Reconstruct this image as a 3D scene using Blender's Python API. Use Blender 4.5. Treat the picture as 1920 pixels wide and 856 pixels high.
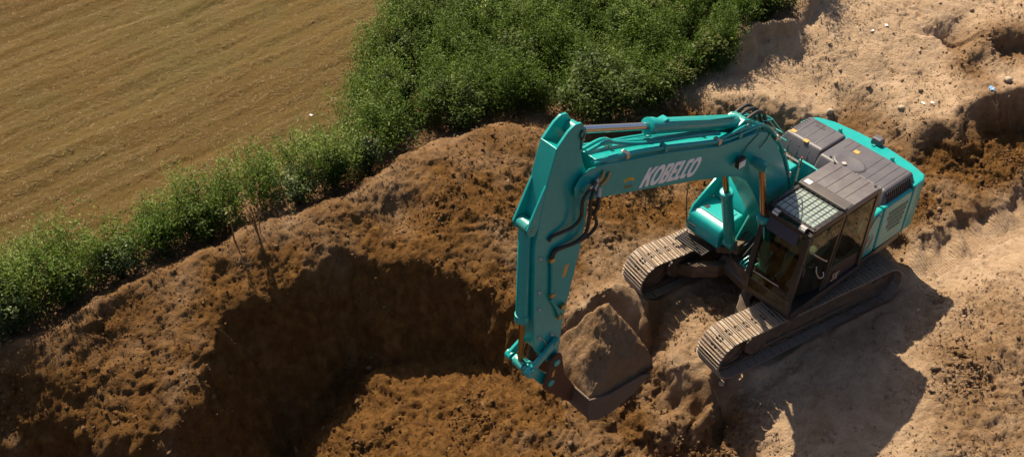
import bpy, bmesh, math, random
import numpy as np
from mathutils import Vector, Matrix
from mathutils.geometry import delaunay_2d_cdt

# ------------------------------------------------------------------ camera, sky, sun, exposure
for o in list(bpy.data.objects): bpy.data.objects.remove(o, do_unlink=True)
scene = bpy.context.scene
COL = scene.collection
R = math.radians
cam_d = bpy.data.cameras.new("camera"); cam = bpy.data.objects.new("camera", cam_d); COL.objects.link(cam)
cam.location = (-4.779, -15.195, 14.721)
cam.rotation_euler = (R(49.155), 0, 0)
cam_d.sensor_width = 36.0; cam_d.lens = 38.379; cam_d.clip_end = 1000
scene.camera = cam
SUN_AZ, SUN_EL = 28.0, 54.0            # shadows run towards the camera and a little to the right
w = bpy.data.worlds.new("World"); scene.world = w; w.use_nodes = True
wn = w.node_tree.nodes; wl = w.node_tree.links
bg = wn["Background"]; sky = wn.new("ShaderNodeTexSky"); sky.sky_type = 'NISHITA'; sky.sun_disc = False
sky.air_density = .55; sky.dust_density = 2.0; sky.ozone_density = .6
sky.sun_elevation = R(SUN_EL); sky.sun_rotation = R(-SUN_AZ)
wl.new(sky.outputs[0], bg.inputs[0]); bg.inputs[1].default_value = 0.085
sun_d = bpy.data.lights.new("sun", 'SUN'); sun_d.energy = 5.0; sun_d.angle = R(0.5); sun_d.color = (1.0, 0.87, 0.66)
sun = bpy.data.objects.new("sun", sun_d); COL.objects.link(sun)
sd = Vector((math.cos(R(SUN_EL))*math.sin(R(SUN_AZ)), -math.cos(R(SUN_EL))*math.cos(R(SUN_AZ)), -math.sin(R(SUN_EL))))
sun.rotation_euler = sd.to_track_quat('-Z', 'Y').to_euler(); sun.location = (-10, 20, 30)
vs = scene.view_settings
vs.view_transform = 'Standard'; vs.look = 'None'; vs.gamma = 1.0; vs.exposure = 0.72
scene.render.engine = 'CYCLES'

# ------------------------------------------------------------------ helpers
rng = np.random.default_rng(7)
def tag(o, label=None, cat=None, group=None, kind=None):
    if label: o['label'] = label
    if cat: o['category'] = cat
    if group: o['group'] = group
    if kind: o['kind'] = kind
    return o

def mat(name, col, rough=0.6, metal=0.0, dust=0.0, dustcol=(0.30, 0.19, 0.10), bump=0.0, bscale=40, coat=0.0, var=0.0, spec=0.5, dscale=3.0):
    m = bpy.data.materials.new(name); m.use_nodes = True
    n = m.node_tree.nodes; l = m.node_tree.links; b = n["Principled BSDF"]
    b.inputs["Roughness"].default_value = rough; b.inputs["Metallic"].default_value = metal
    b.inputs["Coat Weight"].default_value = coat; b.inputs["Coat Roughness"].default_value = 0.12
    b.inputs["Specular IOR Level"].default_value = spec
    c = n.new("ShaderNodeRGB"); c.outputs[0].default_value = (*col, 1); out = c.outputs[0]
    tc = n.new("ShaderNodeTexCoord")
    if var:
        t = n.new("ShaderNodeTexNoise"); t.inputs["Scale"].default_value = 9; t.inputs["Detail"].default_value = 6; l.new(tc.outputs["Object"], t.inputs[0])
        hs = n.new("ShaderNodeHueSaturation"); mr = n.new("ShaderNodeMapRange")
        mr.inputs[1].default_value = .3; mr.inputs[2].default_value = .7; mr.inputs[3].default_value = 1-var; mr.inputs[4].default_value = 1+var
        l.new(t.outputs[0], mr.inputs[0]); l.new(mr.outputs[0], hs.inputs["Value"]); l.new(out, hs.inputs["Color"]); out = hs.outputs[0]
    if dust:
        t = n.new("ShaderNodeTexNoise"); t.inputs["Scale"].default_value = dscale; t.inputs["Detail"].default_value = 9; t.inputs["Roughness"].default_value = .68
        l.new(tc.outputs["Object"], t.inputs[0])
        mr = n.new("ShaderNodeMapRange"); mr.inputs[1].default_value = .42; mr.inputs[2].default_value = .72; mr.inputs[3].default_value = dust*.15; mr.inputs[4].default_value = dust
        l.new(t.outputs[0], mr.inputs[0])
        mx = n.new("ShaderNodeMix"); mx.data_type = 'RGBA'; l.new(mr.outputs[0], mx.inputs["Factor"]); l.new(out, mx.inputs["A"]); mx.inputs["B"].default_value = (*dustcol, 1); out = mx.outputs["Result"]
        mr2 = n.new("ShaderNodeMapRange"); mr2.inputs[3].default_value = rough; mr2.inputs[4].default_value = min(1, rough+.45); l.new(mr.outputs[0], mr2.inputs[0]); l.new(mr2.outputs[0], b.inputs["Roughness"])
    l.new(out, b.inputs["Base Color"])
    if bump:
        t = n.new("ShaderNodeTexNoise"); t.inputs["Scale"].default_value = bscale; t.inputs["Detail"].default_value = 8; l.new(tc.outputs["Object"], t.inputs[0])
        bp = n.new("ShaderNodeBump"); bp.inputs["Strength"].default_value = bump; bp.inputs["Distance"].default_value = .02
        l.new(t.outputs[0], bp.inputs["Height"]); l.new(bp.outputs[0], b.inputs["Normal"])
    return m

def link(name, me, m, parent=None, smooth=None, bevel=0, segs=2, rz=None):
    o = bpy.data.objects.new(name, me); COL.objects.link(o)
    if m is not None and not me.materials: me.materials.append(m)
    if parent is not None: o.parent = parent
    if rz is not None: o.rotation_euler = (0, 0, rz)
    if smooth is not None:
        me.shade_smooth(); me.set_sharp_from_angle(angle=R(smooth))
    if bevel:
        md = o.modifiers.new("bevel", 'BEVEL'); md.width = bevel; md.segments = segs; md.limit_method = 'ANGLE'; md.angle_limit = R(35)
        if smooth is None: me.shade_smooth(); md.harden_normals = True
    return o

class MB:
    def __init__(s): s.v = []; s.f = []
    def add(s, v, f):
        k = len(s.v); s.v += [tuple(p) for p in v]; s.f += [tuple(i+k for i in q) for q in f]; return s
    def box(s, x0, x1, y0, y1, z0, z1):
        v = [(x, y, z) for x in (x0, x1) for y in (y0, y1) for z in (z0, z1)]
        return s.add(v, [(0,1,3,2),(4,6,7,5),(0,4,5,1),(2,3,7,6),(0,2,6,4),(1,5,7,3)])
    def prism(s, prof, y0, y1):          # prof: (x,z) outline, extruded along y
        n = len(prof); a = sum(prof[i][0]*prof[(i+1)%n][1]-prof[(i+1)%n][0]*prof[i][1] for i in range(n))
        if a > 0: prof = prof[::-1]
        v = [(x, y0, z) for x, z in prof]+[(x, y1, z) for x, z in prof]
        f = [tuple(range(n))[::-1], tuple(range(n, 2*n))]+[(i, (i+1) % n, n+(i+1) % n, n+i) for i in range(n)]
        return s.add(v, f)
    def zprism(s, prof, z0, z1):         # prof: (x,y) outline counter-clockwise
        n = len(prof); a = sum(prof[i][0]*prof[(i+1)%n][1]-prof[(i+1)%n][0]*prof[i][1] for i in range(n))
        if a < 0: prof = prof[::-1]
        v = [(x, y, z0) for x, y in prof]+[(x, y, z1) for x, y in prof]
        f = [tuple(range(n))[::-1], tuple(range(n, 2*n))]+[(i, (i+1) % n, n+(i+1) % n, n+i) for i in range(n)]
        return s.add(v, f)
    def tube(s, pts, r, n=8):
        P = [Vector(p) for p in pts]; rr = r if isinstance(r, (list, tuple)) else [r]*len(P)
        t0 = (P[1]-P[0]).normalized(); a = Vector((0, 0, 1)) if abs(t0.z) < .9 else Vector((1, 0, 0))
        u = t0.cross(a).normalized(); V = []
        for i, p in enumerate(P):
            t = ((P[i+1]-P[i]).normalized() if i < len(P)-1 else (P[i]-P[i-1]).normalized())
            if 0 < i < len(P)-1: t = ((P[i]-P[i-1]).normalized()+t).normalized()
            u = (u-t*u.dot(t)).normalized(); q = t.cross(u)
            for k in range(n):
                an = 2*math.pi*k/n; V.append(p+(u*math.cos(an)+q*math.sin(an))*rr[i])
        F = [(i*n+k, i*n+(k+1) % n, (i+1)*n+(k+1) % n, (i+1)*n+k) for i in range(len(P)-1) for k in range(n)]
        F += [tuple(range(n))[::-1], tuple((len(P)-1)*n+k for k in range(n))]
        return s.add(V, F)
    def beam(s, a, b, w, h, up=(0, 0, 1)):
        a = Vector(a); b = Vector(b); t = (b-a).normalized(); up = Vector(up)
        sx = t.cross(up).normalized(); uz = sx.cross(t)
        v = [p+sx*i*w/2+uz*j*h/2 for p in (a, b) for i in (-1, 1) for j in (-1, 1)]
        return s.add(v, [(0,1,3,2),(4,6,7,5),(0,4,5,1),(2,3,7,6),(0,2,6,4),(1,5,7,3)])
    def mesh(s, name):
        me = bpy.data.meshes.new(name); me.from_pydata(s.v, [], s.f); me.validate()
        b = bmesh.new(); b.from_mesh(me); bmesh.ops.recalc_face_normals(b, faces=b.faces); b.to_mesh(me); b.free()
        return me
    def build(s, name, m, parent=None, **k): return link(name, s.mesh(name), m, parent, **k)

def spline(pts, n=6):                    # Catmull-Rom through points
    P = [Vector(p) for p in pts]; P = [P[0]*2-P[1]]+P+[P[-1]*2-P[-2]]; out = []
    for i in range(1, len(P)-2):
        for k in range(n):
            t = k/n; a, b, c, d = P[i-1], P[i], P[i+1], P[i+2]
            out.append(.5*((2*b)+(c-a)*t+(2*a-5*b+4*c-d)*t*t+(3*b-a-3*c+d)*t**3))
    out.append(P[-2]); return out

def npmesh(name, V, F):                  # V (n,3), F (m,k) numpy
    me = bpy.data.meshes.new(name); k = F.shape[1]
    me.vertices.add(len(V)); me.vertices.foreach_set("co", np.ascontiguousarray(V, dtype=np.float32).ravel())
    me.loops.add(F.size); me.loops.foreach_set("vertex_index", np.ascontiguousarray(F, dtype=np.int32).ravel())
    me.polygons.add(len(F)); me.polygons.foreach_set("loop_start", np.arange(0, F.size, k, dtype=np.int32))
    me.update(calc_edges=True); return me
def attr(me, name, a):
    at = me.attributes.new(name, 'FLOAT', 'POINT'); at.data.foreach_set("value", np.ascontiguousarray(a, dtype=np.float32))

def _hash(ix, iy, iz, seed):
    h = (ix.astype(np.uint32)*np.uint32(374761393)+iy.astype(np.uint32)*np.uint32(668265263)+iz.astype(np.uint32)*np.uint32(2147483647)+np.uint32(seed*974711+17))
    h = (h ^ (h >> np.uint32(13)))*np.uint32(1274126177); h = (h ^ (h >> np.uint32(16)))*np.uint32(2246822519)
    return h ^ (h >> np.uint32(15))
def noise3(x, y, z, seed=0):             # value-gradient noise in about -1..1
    with np.errstate(over='ignore'):
        x0 = np.floor(x); y0 = np.floor(y); z0 = np.floor(z); fx, fy, fz = x-x0, y-y0, z-z0
        ux, uy, uz = [t*t*t*(t*(t*6-15)+10) for t in (fx, fy, fz)]
        X, Y, Z = x0.astype(np.int64), y0.astype(np.int64), z0.astype(np.int64); r = 0
        for i in (0, 1):
            for j in (0, 1):
                for k in (0, 1):
                    h = _hash((X+i) & 0xffffffff, (Y+j) & 0xffffffff, (Z+k) & 0xffffffff, seed)
                    gx = (h & 1023)/511.5-1; gy = ((h >> np.uint32(10)) & 1023)/511.5-1; gz = ((h >> np.uint32(20)) & 1023)/511.5-1
                    d = gx*(fx-i)+gy*(fy-j)+gz*(fz-k)
                    r = r+d*(ux if i else 1-ux)*(uy if j else 1-uy)*(uz if k else 1-uz)
        return r*1.25
def fbm(x, y, z, wl, octs, gain=.5, seed=0, billow=False):
    r = 0; a = 1.0
    for o in range(octs):
        q = noise3(x/wl, y/wl, z/wl, seed+o*7)
        r = r+a*((np.abs(q)*2-.6) if billow else q); wl *= .5; a *= gain
    return r
TIN = [
 (0.5,0.3,0,[(-14.55,0.21,0.70),(-16.32,5.21,0.70),(-18.04,10.06,0.70),(-13.90,10.06,0.70),(-8.37,10.06,0.70),(-8.25,7.47,0.70),(-8.58,4.80,0.70),(-10.54,3.23,0.70),(-12.87,1.48,0.70),(-12.71,5.21,0.70),(-19.00,3.23,0.70),(-16.81,-1.49,0.70),(-20.80,10.06,0.70)]),
 (0.3,0.6,0,[(-14.98,-1.75,0.70),(-14.14,-0.94,0.70),(-13.32,-0.45,0.70),(-12.37,0.44,0.70),(-11.23,1.31,0.70),(-10.03,2.29,0.70),(-8.82,3.05,0.70),(-7.80,4.12,0.75),(-6.67,4.76,0.80),(-5.50,5.31,0.85),(-4.30,5.42,0.85),(-3.10,5.21,0.85),(-7.52,9.88,0.80),(-6.82,7.31,0.80),(-4.27,7.15,0.90),(-4.24,9.52,1.00),(-1.58,9.16,1.20),(-1.77,6.90,1.05),(-0.22,7.60,1.50),(-1.45,5.06,0.95),(-2.18,4.75,0.85),(-0.70,5.71,1.40),(-0.26,5.61,1.60)]),
 (0.3,0.6,0,[(-16.55,-4.32,0.60),(-14.58,-2.83,0.62),(-13.76,-2.04,0.65),(-13.08,-1.55,0.65),(-12.64,-1.11,0.65),(-11.95,-0.41,0.65),(-11.46,0.03,0.65),(-10.81,0.33,0.68),(-10.18,0.79,0.68),(-9.44,1.38,0.70),(-8.66,1.88,0.70),(-8.25,2.02,0.70),(-7.66,2.64,0.72),(-7.04,3.33,0.75),(-6.27,3.84,0.80),(-5.47,4.16,0.85),(-4.78,4.23,0.90),(-4.20,4.22,0.85)]),
 (0.22,0.7,1,[(-16.32,-4.55,0.85),(-14.34,-3.15,0.95),(-13.52,-2.42,1.00),(-12.86,-1.94,1.00),(-12.40,-1.57,1.05),(-11.71,-0.94,1.10),(-11.21,-0.57,1.15),(-10.57,-0.31,1.20),(-9.97,0.14,1.20),(-9.27,0.72,1.20),(-8.52,1.21,1.20),(-8.12,1.34,1.20),(-7.54,1.90,1.25),(-6.95,2.53,1.30),(-6.21,3.01,1.35),(-5.44,3.32,1.40),(-4.78,3.45,1.40),(-4.22,3.46,1.30),(-3.65,3.61,1.05)]),
 (0.05,0.8,1,[(-16.32,-5.40,-0.50),(-14.12,-3.94,-0.38),(-13.49,-3.59,-0.25),(-13.00,-3.38,-0.20),(-12.67,-3.22,-0.15),(-12.28,-3.35,-0.20),(-12.01,-3.46,-0.35),(-11.67,-3.57,-0.42),(-11.33,-3.47,-0.38),(-10.94,-3.27,-0.25),(-10.52,-2.94,-0.08),(-10.21,-2.76,0.04),(-10.13,-2.23,0.25),(-9.95,-1.56,0.50),(-9.83,-1.01,0.70),(-9.34,-0.62,0.55),(-8.78,-0.37,0.55),(-8.52,-0.03,0.65),(-8.05,0.32,0.70),(-7.54,0.27,0.65),(-7.07,0.01,0.50),(-6.67,0.32,0.60),(-6.11,0.18,0.45),(-5.60,-0.05,0.25),(-5.08,-0.28,0.05),(-4.76,-0.54,-0.20),(-4.66,-0.88,-0.50),(-4.76,-1.18,-0.85)]),
 (0.0,0.8,0,[(-16.10,-5.86,-2.20),(-13.90,-4.44,-2.20),(-13.29,-4.14,-2.20),(-12.81,-3.97,-2.28),(-12.65,-3.87,-2.33),(-12.45,-3.98,-2.39),(-12.17,-4.06,-2.43),(-11.68,-4.19,-2.47),(-11.15,-4.09,-2.53),(-10.65,-3.91,-2.59),(-10.19,-3.62,-2.60),(-9.64,-3.31,-2.60),(-9.15,-2.04,-2.60),(-9.15,-1.73,-2.60),(-8.98,-1.44,-2.44),(-8.40,-1.12,-2.25),(-8.08,-0.73,-2.10),(-7.88,-0.43,-1.85),(-7.69,-0.40,-1.63),(-7.04,-0.59,-1.49),(-6.59,-0.29,-1.45),(-6.25,-0.36,-1.41),(-5.75,-0.51,-1.37),(-5.24,-0.65,-1.30),(-4.97,-0.78,-1.25),(-4.87,-0.95,-1.25),(-4.88,-1.18,-1.25)]),
 (0.0,1.4,0,[(-8.03,-1.07,-1.75),(-7.57,-1.16,-1.40),(-7.02,-1.61,-1.50),(-5.89,-1.87,-1.35),(-5.75,-2.99,-1.50),(-4.59,-3.10,-1.35),(-4.38,-2.03,-1.15),(-7.36,-2.55,-1.75),(-8.22,-2.19,-1.90),(-6.42,-1.25,-1.30),(-5.39,-1.34,-1.20)]),
 (0.25,0.8,0,[(-4.37,-0.92,-0.75),(-4.07,-1.29,-0.95),(-3.86,-0.52,-0.15),(-3.76,-0.79,-0.60),(-4.37,-0.28,0.05)]),
 (0.14,1.0,0,[(-3.69,2.43,0.90),(-2.71,1.83,0.40),(-3.83,0.96,0.45),(-4.47,0.35,0.30),(-3.53,0.26,0.10),(-5.41,1.30,0.85),(-6.46,1.24,0.90),(-7.48,0.92,0.90),(-5.96,2.15,1.12),(-8.27,0.70,0.95),(-9.40,0.09,0.95),(-10.09,-0.50,0.95),(-4.89,2.35,1.10),(-2.07,3.00,0.45),(-2.99,3.10,0.80)]),
 (0.15,1.0,0,[(-11.07,-1.51,0.72),(-11.91,-2.02,0.58),(-12.70,-2.58,0.50),(-13.60,-2.84,0.25),(-10.94,-2.40,0.30),(-11.63,-2.76,0.15),(-10.55,-1.87,0.55),(-13.24,-2.95,0.10)]),
 (0.55,1.1,1,[(-3.45,-0.55,0.20),(-3.13,-0.46,0.50),(-2.87,-0.31,0.55),(-2.65,-0.27,0.50),(-2.38,-0.37,0.30),(-2.31,-0.81,0.15)]),
 (0.2,0.6,0,[(-3.74,-0.74,-0.35),(-3.65,-1.02,-1.10),(-3.38,-0.86,-1.20),(-3.01,-0.91,-1.30),(-2.49,-0.89,-1.25),(-2.16,-0.85,-0.95),(-2.04,-0.67,-0.50),(-1.99,-0.39,-0.20),(-2.06,-0.18,-0.05)]),
 (0.2,0.7,0,[(-3.77,-1.78,-1.30),(-3.29,-2.21,-1.40),(-2.62,-2.04,-1.45)]),
 (0.5,1.1,0,[(-1.29,-0.21,-0.02),(-0.74,-0.63,-0.03),(-1.47,-0.92,-0.10),(-1.57,-1.87,-0.30),(-1.80,-1.02,-0.50),(-1.22,-2.12,-0.30)]),
 (0.6,0.4,0,[(-2.81,0.15,-0.01),(-1.82,0.73,-0.01),(-0.78,1.34,-0.01),(0.25,1.94,-0.01),(1.25,2.52,-0.01),(-2.41,-0.54,-0.01),(-1.41,0.04,-0.01),(-0.38,0.65,-0.01),(0.66,1.25,-0.01),(1.65,1.83,-0.01),(-1.65,-1.83,-0.01),(-0.66,-1.25,-0.01),(0.38,-0.65,-0.01),(1.41,-0.04,-0.01),(2.41,0.54,-0.01),(-1.25,-2.52,-0.01),(-0.25,-1.94,-0.01),(0.78,-1.34,-0.01),(1.82,-0.73,-0.01),(2.81,-0.15,-0.01)]),
 (0.2,2.0,1,[(-2.55,-1.54,-0.85),(-2.21,-1.36,-0.75),(-2.21,-2.16,-0.85),(-1.87,-2.47,-0.85),(-1.51,-2.40,-0.78),(-1.46,-2.10,-0.50),(-1.05,-2.14,-0.50),(-0.68,-2.41,-0.50),(-0.63,-2.77,-0.70)]),
 (0.2,1.9,0,[(-2.41,-2.00,-1.50),(-2.03,-2.17,-1.45),(-1.69,-2.64,-1.40),(-1.35,-2.48,-1.25),(-1.00,-2.37,-1.20),(-0.68,-2.41,-1.15),(-1.13,-2.98,-1.20),(-0.56,-3.40,-0.95),(-2.16,-3.03,-1.60),(-3.22,-3.03,-1.60)]),
 (0.85,0.8,0,[(-0.54,-2.12,-0.30),(-0.04,-1.95,-0.20),(-0.20,-3.00,-0.42),(-0.05,-3.74,-0.50)]),
 (0.8,0.45,0,[(0.99,-3.85,-0.35),(1.36,-2.04,-0.10),(2.29,-2.11,-0.03),(0.75,-2.25,-0.15),(2.64,-0.80,0.00),(2.04,-3.89,-0.30)]),
 (0.38,1.8,0,[(3.69,-0.28,0.05),(4.14,-0.54,0.30),(4.20,-1.73,0.40),(3.78,-3.08,0.25),(2.95,-2.95,0.10),(2.87,-1.97,0.10),(3.44,-4.19,0.10),(4.77,-2.49,0.40),(2.50,-3.64,-0.05),(4.12,-4.37,0.20)]),
 (1.0,0.2,0,[(2.94,0.29,0.00),(3.69,0.72,0.02),(4.86,1.42,0.04),(5.78,1.90,0.06),(6.90,2.54,0.10),(4.35,0.53,0.06),(5.49,1.11,0.10),(3.71,0.11,0.02),(6.46,1.46,0.15)]),
 (0,1,0,[(-15.00,-6.80,-2.60),(-11.00,-6.80,-2.60),(-8.60,-6.50,-2.30),(-18.00,-6.00,-2.50)]),
 (0.5,0.8,1,[(2.45,0.98,0.15),(3.00,1.24,0.40),(3.29,1.16,0.40),(3.63,1.26,0.45),(4.15,1.59,0.48),(4.68,1.93,0.48),(5.24,2.25,0.45),(5.94,2.64,0.42),(7.03,3.16,0.40)]),
 (0.4,0.8,0,[(3.06,1.15,0.02),(3.38,1.14,0.02),(3.74,1.29,0.03),(4.27,1.60,0.04),(4.80,1.93,0.05),(5.48,2.31,0.06),(6.16,2.67,0.08)]),
 (0.0,1.5,0,[(3.71,1.97,0.50),(5.13,2.64,0.52),(6.01,2.99,0.60),(3.98,2.99,0.60),(4.94,3.18,0.60),(6.79,2.99,0.60),(2.64,1.89,0.35)]),
 (0.5,0.6,1,[(3.66,3.87,1.10),(3.95,3.71,1.35),(4.30,3.71,1.30),(4.65,3.88,1.45),(5.10,4.14,1.55),(5.37,4.38,1.60),(6.00,4.52,1.62),(7.11,4.74,1.65)]),
 (0.0,1.4,0,[(4.15,3.63,0.90),(4.85,3.83,0.85),(5.62,4.29,0.70),(6.36,4.34,0.62),(7.36,4.50,0.62)]),
 (0.3,0.8,0,[(2.20,4.31,0.90),(3.18,4.17,1.00),(3.58,3.23,0.70),(2.69,4.53,1.00),(1.43,3.80,0.70),(2.45,3.23,0.70)]),
 (1.0,0.35,1,[(-1.32,5.15,1.20),(-0.77,5.22,1.45),(-0.10,5.14,1.60),(0.70,4.96,1.55),(1.47,4.53,1.35),(2.05,4.37,1.10)]),
 (0.9,0.4,0,[(0.94,5.53,1.40),(1.78,5.11,1.20)]),
 (0.9,0.5,0,[(-0.81,4.84,1.38),(-0.06,4.53,1.53),(0.73,4.40,1.48),(1.47,4.22,1.27)]),
 (0.1,1.2,0,[(-1.00,4.50,1.12),(-0.29,4.22,1.20),(0.61,4.12,1.15),(1.41,3.94,0.98),(-1.18,4.18,0.85),(-0.99,3.56,0.45),(-0.63,2.60,0.20),(-1.59,2.01,0.25)]),
 (1.0,0.45,0,[(1.29,6.63,1.62),(2.36,6.44,1.90),(3.04,6.89,2.05),(1.90,6.80,1.80),(2.20,5.26,1.38),(1.72,5.95,1.50),(3.29,4.88,1.35),(3.05,5.63,1.70),(4.17,6.44,1.90),(3.83,5.35,1.60),(4.70,6.39,1.65),(5.60,7.22,2.00),(7.16,7.54,2.10),(4.57,5.40,1.50),(6.27,5.21,1.55),(3.76,4.47,1.35),(4.61,4.32,1.45),(3.29,8.20,2.30),(8.40,6.44,1.90),(5.98,8.73,2.30),(9.83,8.73,2.30),(5.13,6.44,1.45)]),
 (0.8,0.6,0,[(4.78,6.31,1.95),(4.91,6.30,1.90),(5.07,6.35,1.95)]),
 (0.2,0.8,0,[(4.98,6.42,1.35),(5.10,6.33,1.35),(5.33,6.45,1.40)]),
 (0.3,0.9,1,[(5.09,5.38,1.75),(5.98,6.12,1.95),(6.66,6.39,2.00),(7.71,6.62,2.00)]),
 (0.25,0.9,0,[(5.39,5.55,1.50),(6.21,6.10,1.55),(6.79,6.19,1.55),(7.75,6.32,1.55)]),
 (0.5,0.5,1,[(0.05,5.23,1.65),(0.14,5.63,1.95),(0.40,6.13,2.15),(0.76,6.32,2.30),(1.07,6.42,2.35),(1.56,6.52,2.40),(2.20,7.06,2.50)]),
 (0.9,0.5,0,[(0.47,5.54,1.34),(0.72,5.81,1.42),(0.92,6.29,1.64),(1.10,6.65,1.80),(1.71,6.64,2.00),(2.37,7.01,2.15)]),
]
WEED_FIELD_SIDE = [(-17.14, -3.09), (-15.09, -1.49), (-14.19, -0.78), (-13.46, -0.31), (-12.27, 0.44), (-11.2, 1.15), (-9.99, 2.07), (-9.23, 2.77), (-8.24, 3.42), (-8.35, 4.9), (-8.08, 6.99), (-7.69, 8.46), (-7.67, 11.81)]
WEED_BANK_SIDE = [(2.78, 8.35), (1.8, 6.81), (0.82, 6.63), (0.22, 6.1), (-0.05, 5.32), (-0.78, 5.16), (-1.36, 5.01), (-2.19, 4.63), (-3.6, 4.46), (-4.78, 4.73), (-5.49, 4.56), (-6.29, 4.16), (-7.06, 3.58), (-7.67, 2.84), (-8.26, 2.16), (-9.47, 1.52), (-10.2, 0.9), (-10.83, 0.43), (-11.46, 0.1), (-11.95, -0.34), (-12.64, -1.05), (-13.08, -1.48), (-13.76, -1.98), (-14.57, -2.77), (-16.51, -4.3)]
HUMPS = [(-6.9, 1.35, .45, -.28), (-7.4, -2.1, .35, .25), (-2.1, -3.2, .35, .15), (6.1, -1.2, .5, .2), (5.2, -2.0, .35, .22), (6.6, -.2, .5, .25), (4.7, -.6, .3, .15)]
# ------------------------------------------------------------------ the ground: a surveyed triangle net, resampled finely
TRK = R(-149.681)                        # heading of the crawler tracks
GX0, GX1, GY0, GY1, GS = -19.5, 11.0, -7.5, 14.0, 0.036
OUTER = [(-26,18,1),(-26,0,1),(-26,-6,-1),(-26,-14,-2.8),(-10,-14,-3),(-1,-13,-1.6),(8,-12,0),(18,-6,.4),(18,4,1.2),(18,18,2.4),(0,22,1.6),(-14,22,1)]
pts, att, edges = [], [], []
for d, rg, con, P in TIN:
    k = len(pts)
    for p in P: pts.append(p); att.append((d, rg))
    if con: edges += [(k+i, k+i+1) for i in range(len(P)-1)]
for p in OUTER: pts.append(p); att.append((.4, .5))
cv, ce, cf, ov, _, _ = delaunay_2d_cdt([Vector(p[:2]) for p in pts], edges, [], 0, 1e-4)
cz = []
for i, o in enumerate(ov):
    if len(o): j = o[0]; cz.append((pts[j][2], *att[j]))
    else:
        q = sorted(range(len(pts)), key=lambda j: (pts[j][0]-cv[i].x)**2+(pts[j][1]-cv[i].y)**2)[:2]
        cz.append(tuple(np.mean([(pts[j][2], *att[j]) for j in q], axis=0)))
xs = np.arange(GX0, GX1+1e-6, GS); ys = np.arange(GY0, GY1+1e-6, GS); NX, NY = len(xs), len(ys)
GXX, GYY = np.meshgrid(xs, ys)           # (NY,NX)
Z = np.zeros((NY, NX)); DRY = np.full((NY, NX), .4); RGH = np.full((NY, NX), .5)
for tri in cf:
    a, b, c = [cv[i] for i in tri[:3]]; za, zb, zc = [np.array(cz[i]) for i in tri[:3]]
    i0 = max(0, int((min(a.x, b.x, c.x)-GX0)/GS)); i1 = min(NX, int((max(a.x, b.x, c.x)-GX0)/GS)+2)
    j0 = max(0, int((min(a.y, b.y, c.y)-GY0)/GS)); j1 = min(NY, int((max(a.y, b.y, c.y)-GY0)/GS)+2)
    if i1 <= i0 or j1 <= j0: continue
    X, Y = GXX[j0:j1, i0:i1], GYY[j0:j1, i0:i1]
    den = (b.y-c.y)*(a.x-c.x)+(c.x-b.x)*(a.y-c.y)
    if abs(den) < 1e-9: continue
    l1 = ((b.y-c.y)*(X-c.x)+(c.x-b.x)*(Y-c.y))/den; l2 = ((c.y-a.y)*(X-c.x)+(a.x-c.x)*(Y-c.y))/den; l3 = 1-l1-l2
    m = (l1 >= -1e-6) & (l2 >= -1e-6) & (l3 >= -1e-6)
    for G, q in ((Z, 0), (DRY, 1), (RGH, 2)):
        G[j0:j1, i0:i1][m] = (l1*za[q]+l2*zb[q]+l3*zc[q])[m]
def blur(A, s):
    r = int(3*s)+1; k = np.exp(-.5*(np.arange(-r, r+1)/s)**2); k /= k.sum()
    B = np.pad(A, r, mode='edge')
    B = sum(k[i]*B[:, i:i+A.shape[1]] for i in range(2*r+1)); return sum(k[i]*B[i:i+A.shape[0], :] for i in range(2*r+1))
_ct, _st = math.cos(TRK), math.sin(TRK); _tx = GXX*_ct+GYY*_st; _ty = -GXX*_st+GYY*_ct
keep_ = 1-np.exp(-(np.maximum(0, np.maximum(np.abs(_tx)-2.4, np.abs(_ty)-1.6))/.5)**2)      # ragged rims everywhere but under the machine
zz0 = np.zeros_like(Z); wxa = keep_*.17*fbm(GXX, GYY, zz0, .95, 4, .6, 501); wya = keep_*.17*fbm(GXX, GYY, zz0, .95, 4, .6, 521)
ji = np.clip(np.round((GYY+wya-GY0)/GS).astype(int), 0, NY-1); ii_ = np.clip(np.round((GXX+wxa-GX0)/GS).astype(int), 0, NX-1)
Z = Z[ji, ii_]; DRY = DRY[ji, ii_]; RGH = RGH[ji, ii_]
Z = blur(Z, 2.0); DRY = blur(DRY, 4); RGH = blur(RGH, 5)

def inside(poly, X, Y):
    r = np.zeros(X.shape, bool); n = len(poly)
    for i in range(n):
        (xa, ya), (xb, yb) = poly[i], poly[(i+1) % n]
        if ya == yb: continue
        r ^= ((ya > Y) != (yb > Y)) & (X < (xb-xa)*(Y-ya)/(yb-ya)+xa)
    return r
z0 = np.zeros_like(Z)
wx = .25*fbm(GXX, GYY, z0, 1.3, 4, .55, 3); wy = .25*fbm(GXX, GYY, z0, 1.3, 4, .55, 31)
FIELD_POLY = WEED_FIELD_SIDE+[(-8.5, 30), (-60, 30), (-60, -1.2)]
FMASK = inside(FIELD_POLY, GXX+wx, GYY+wy+.1); FM = np.clip(blur(FMASK.astype(float), 4), 0, 1)
WEED_POLY = WEED_FIELD_SIDE+WEED_BANK_SIDE
# tracks frame coordinates of every ground point
ct, st = math.cos(TRK), math.sin(TRK)
TX = GXX*ct+GYY*st; TY = -GXX*st+GYY*ct
# flat beds beneath the tracks
# dips, hollows and humps (x, y, radius, height)
for hx, hy, hr, hh in HUMPS:
    Z += hh*np.exp(-(((GXX-hx)**2+(GYY-hy)**2)/hr**2)**1.5)
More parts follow.
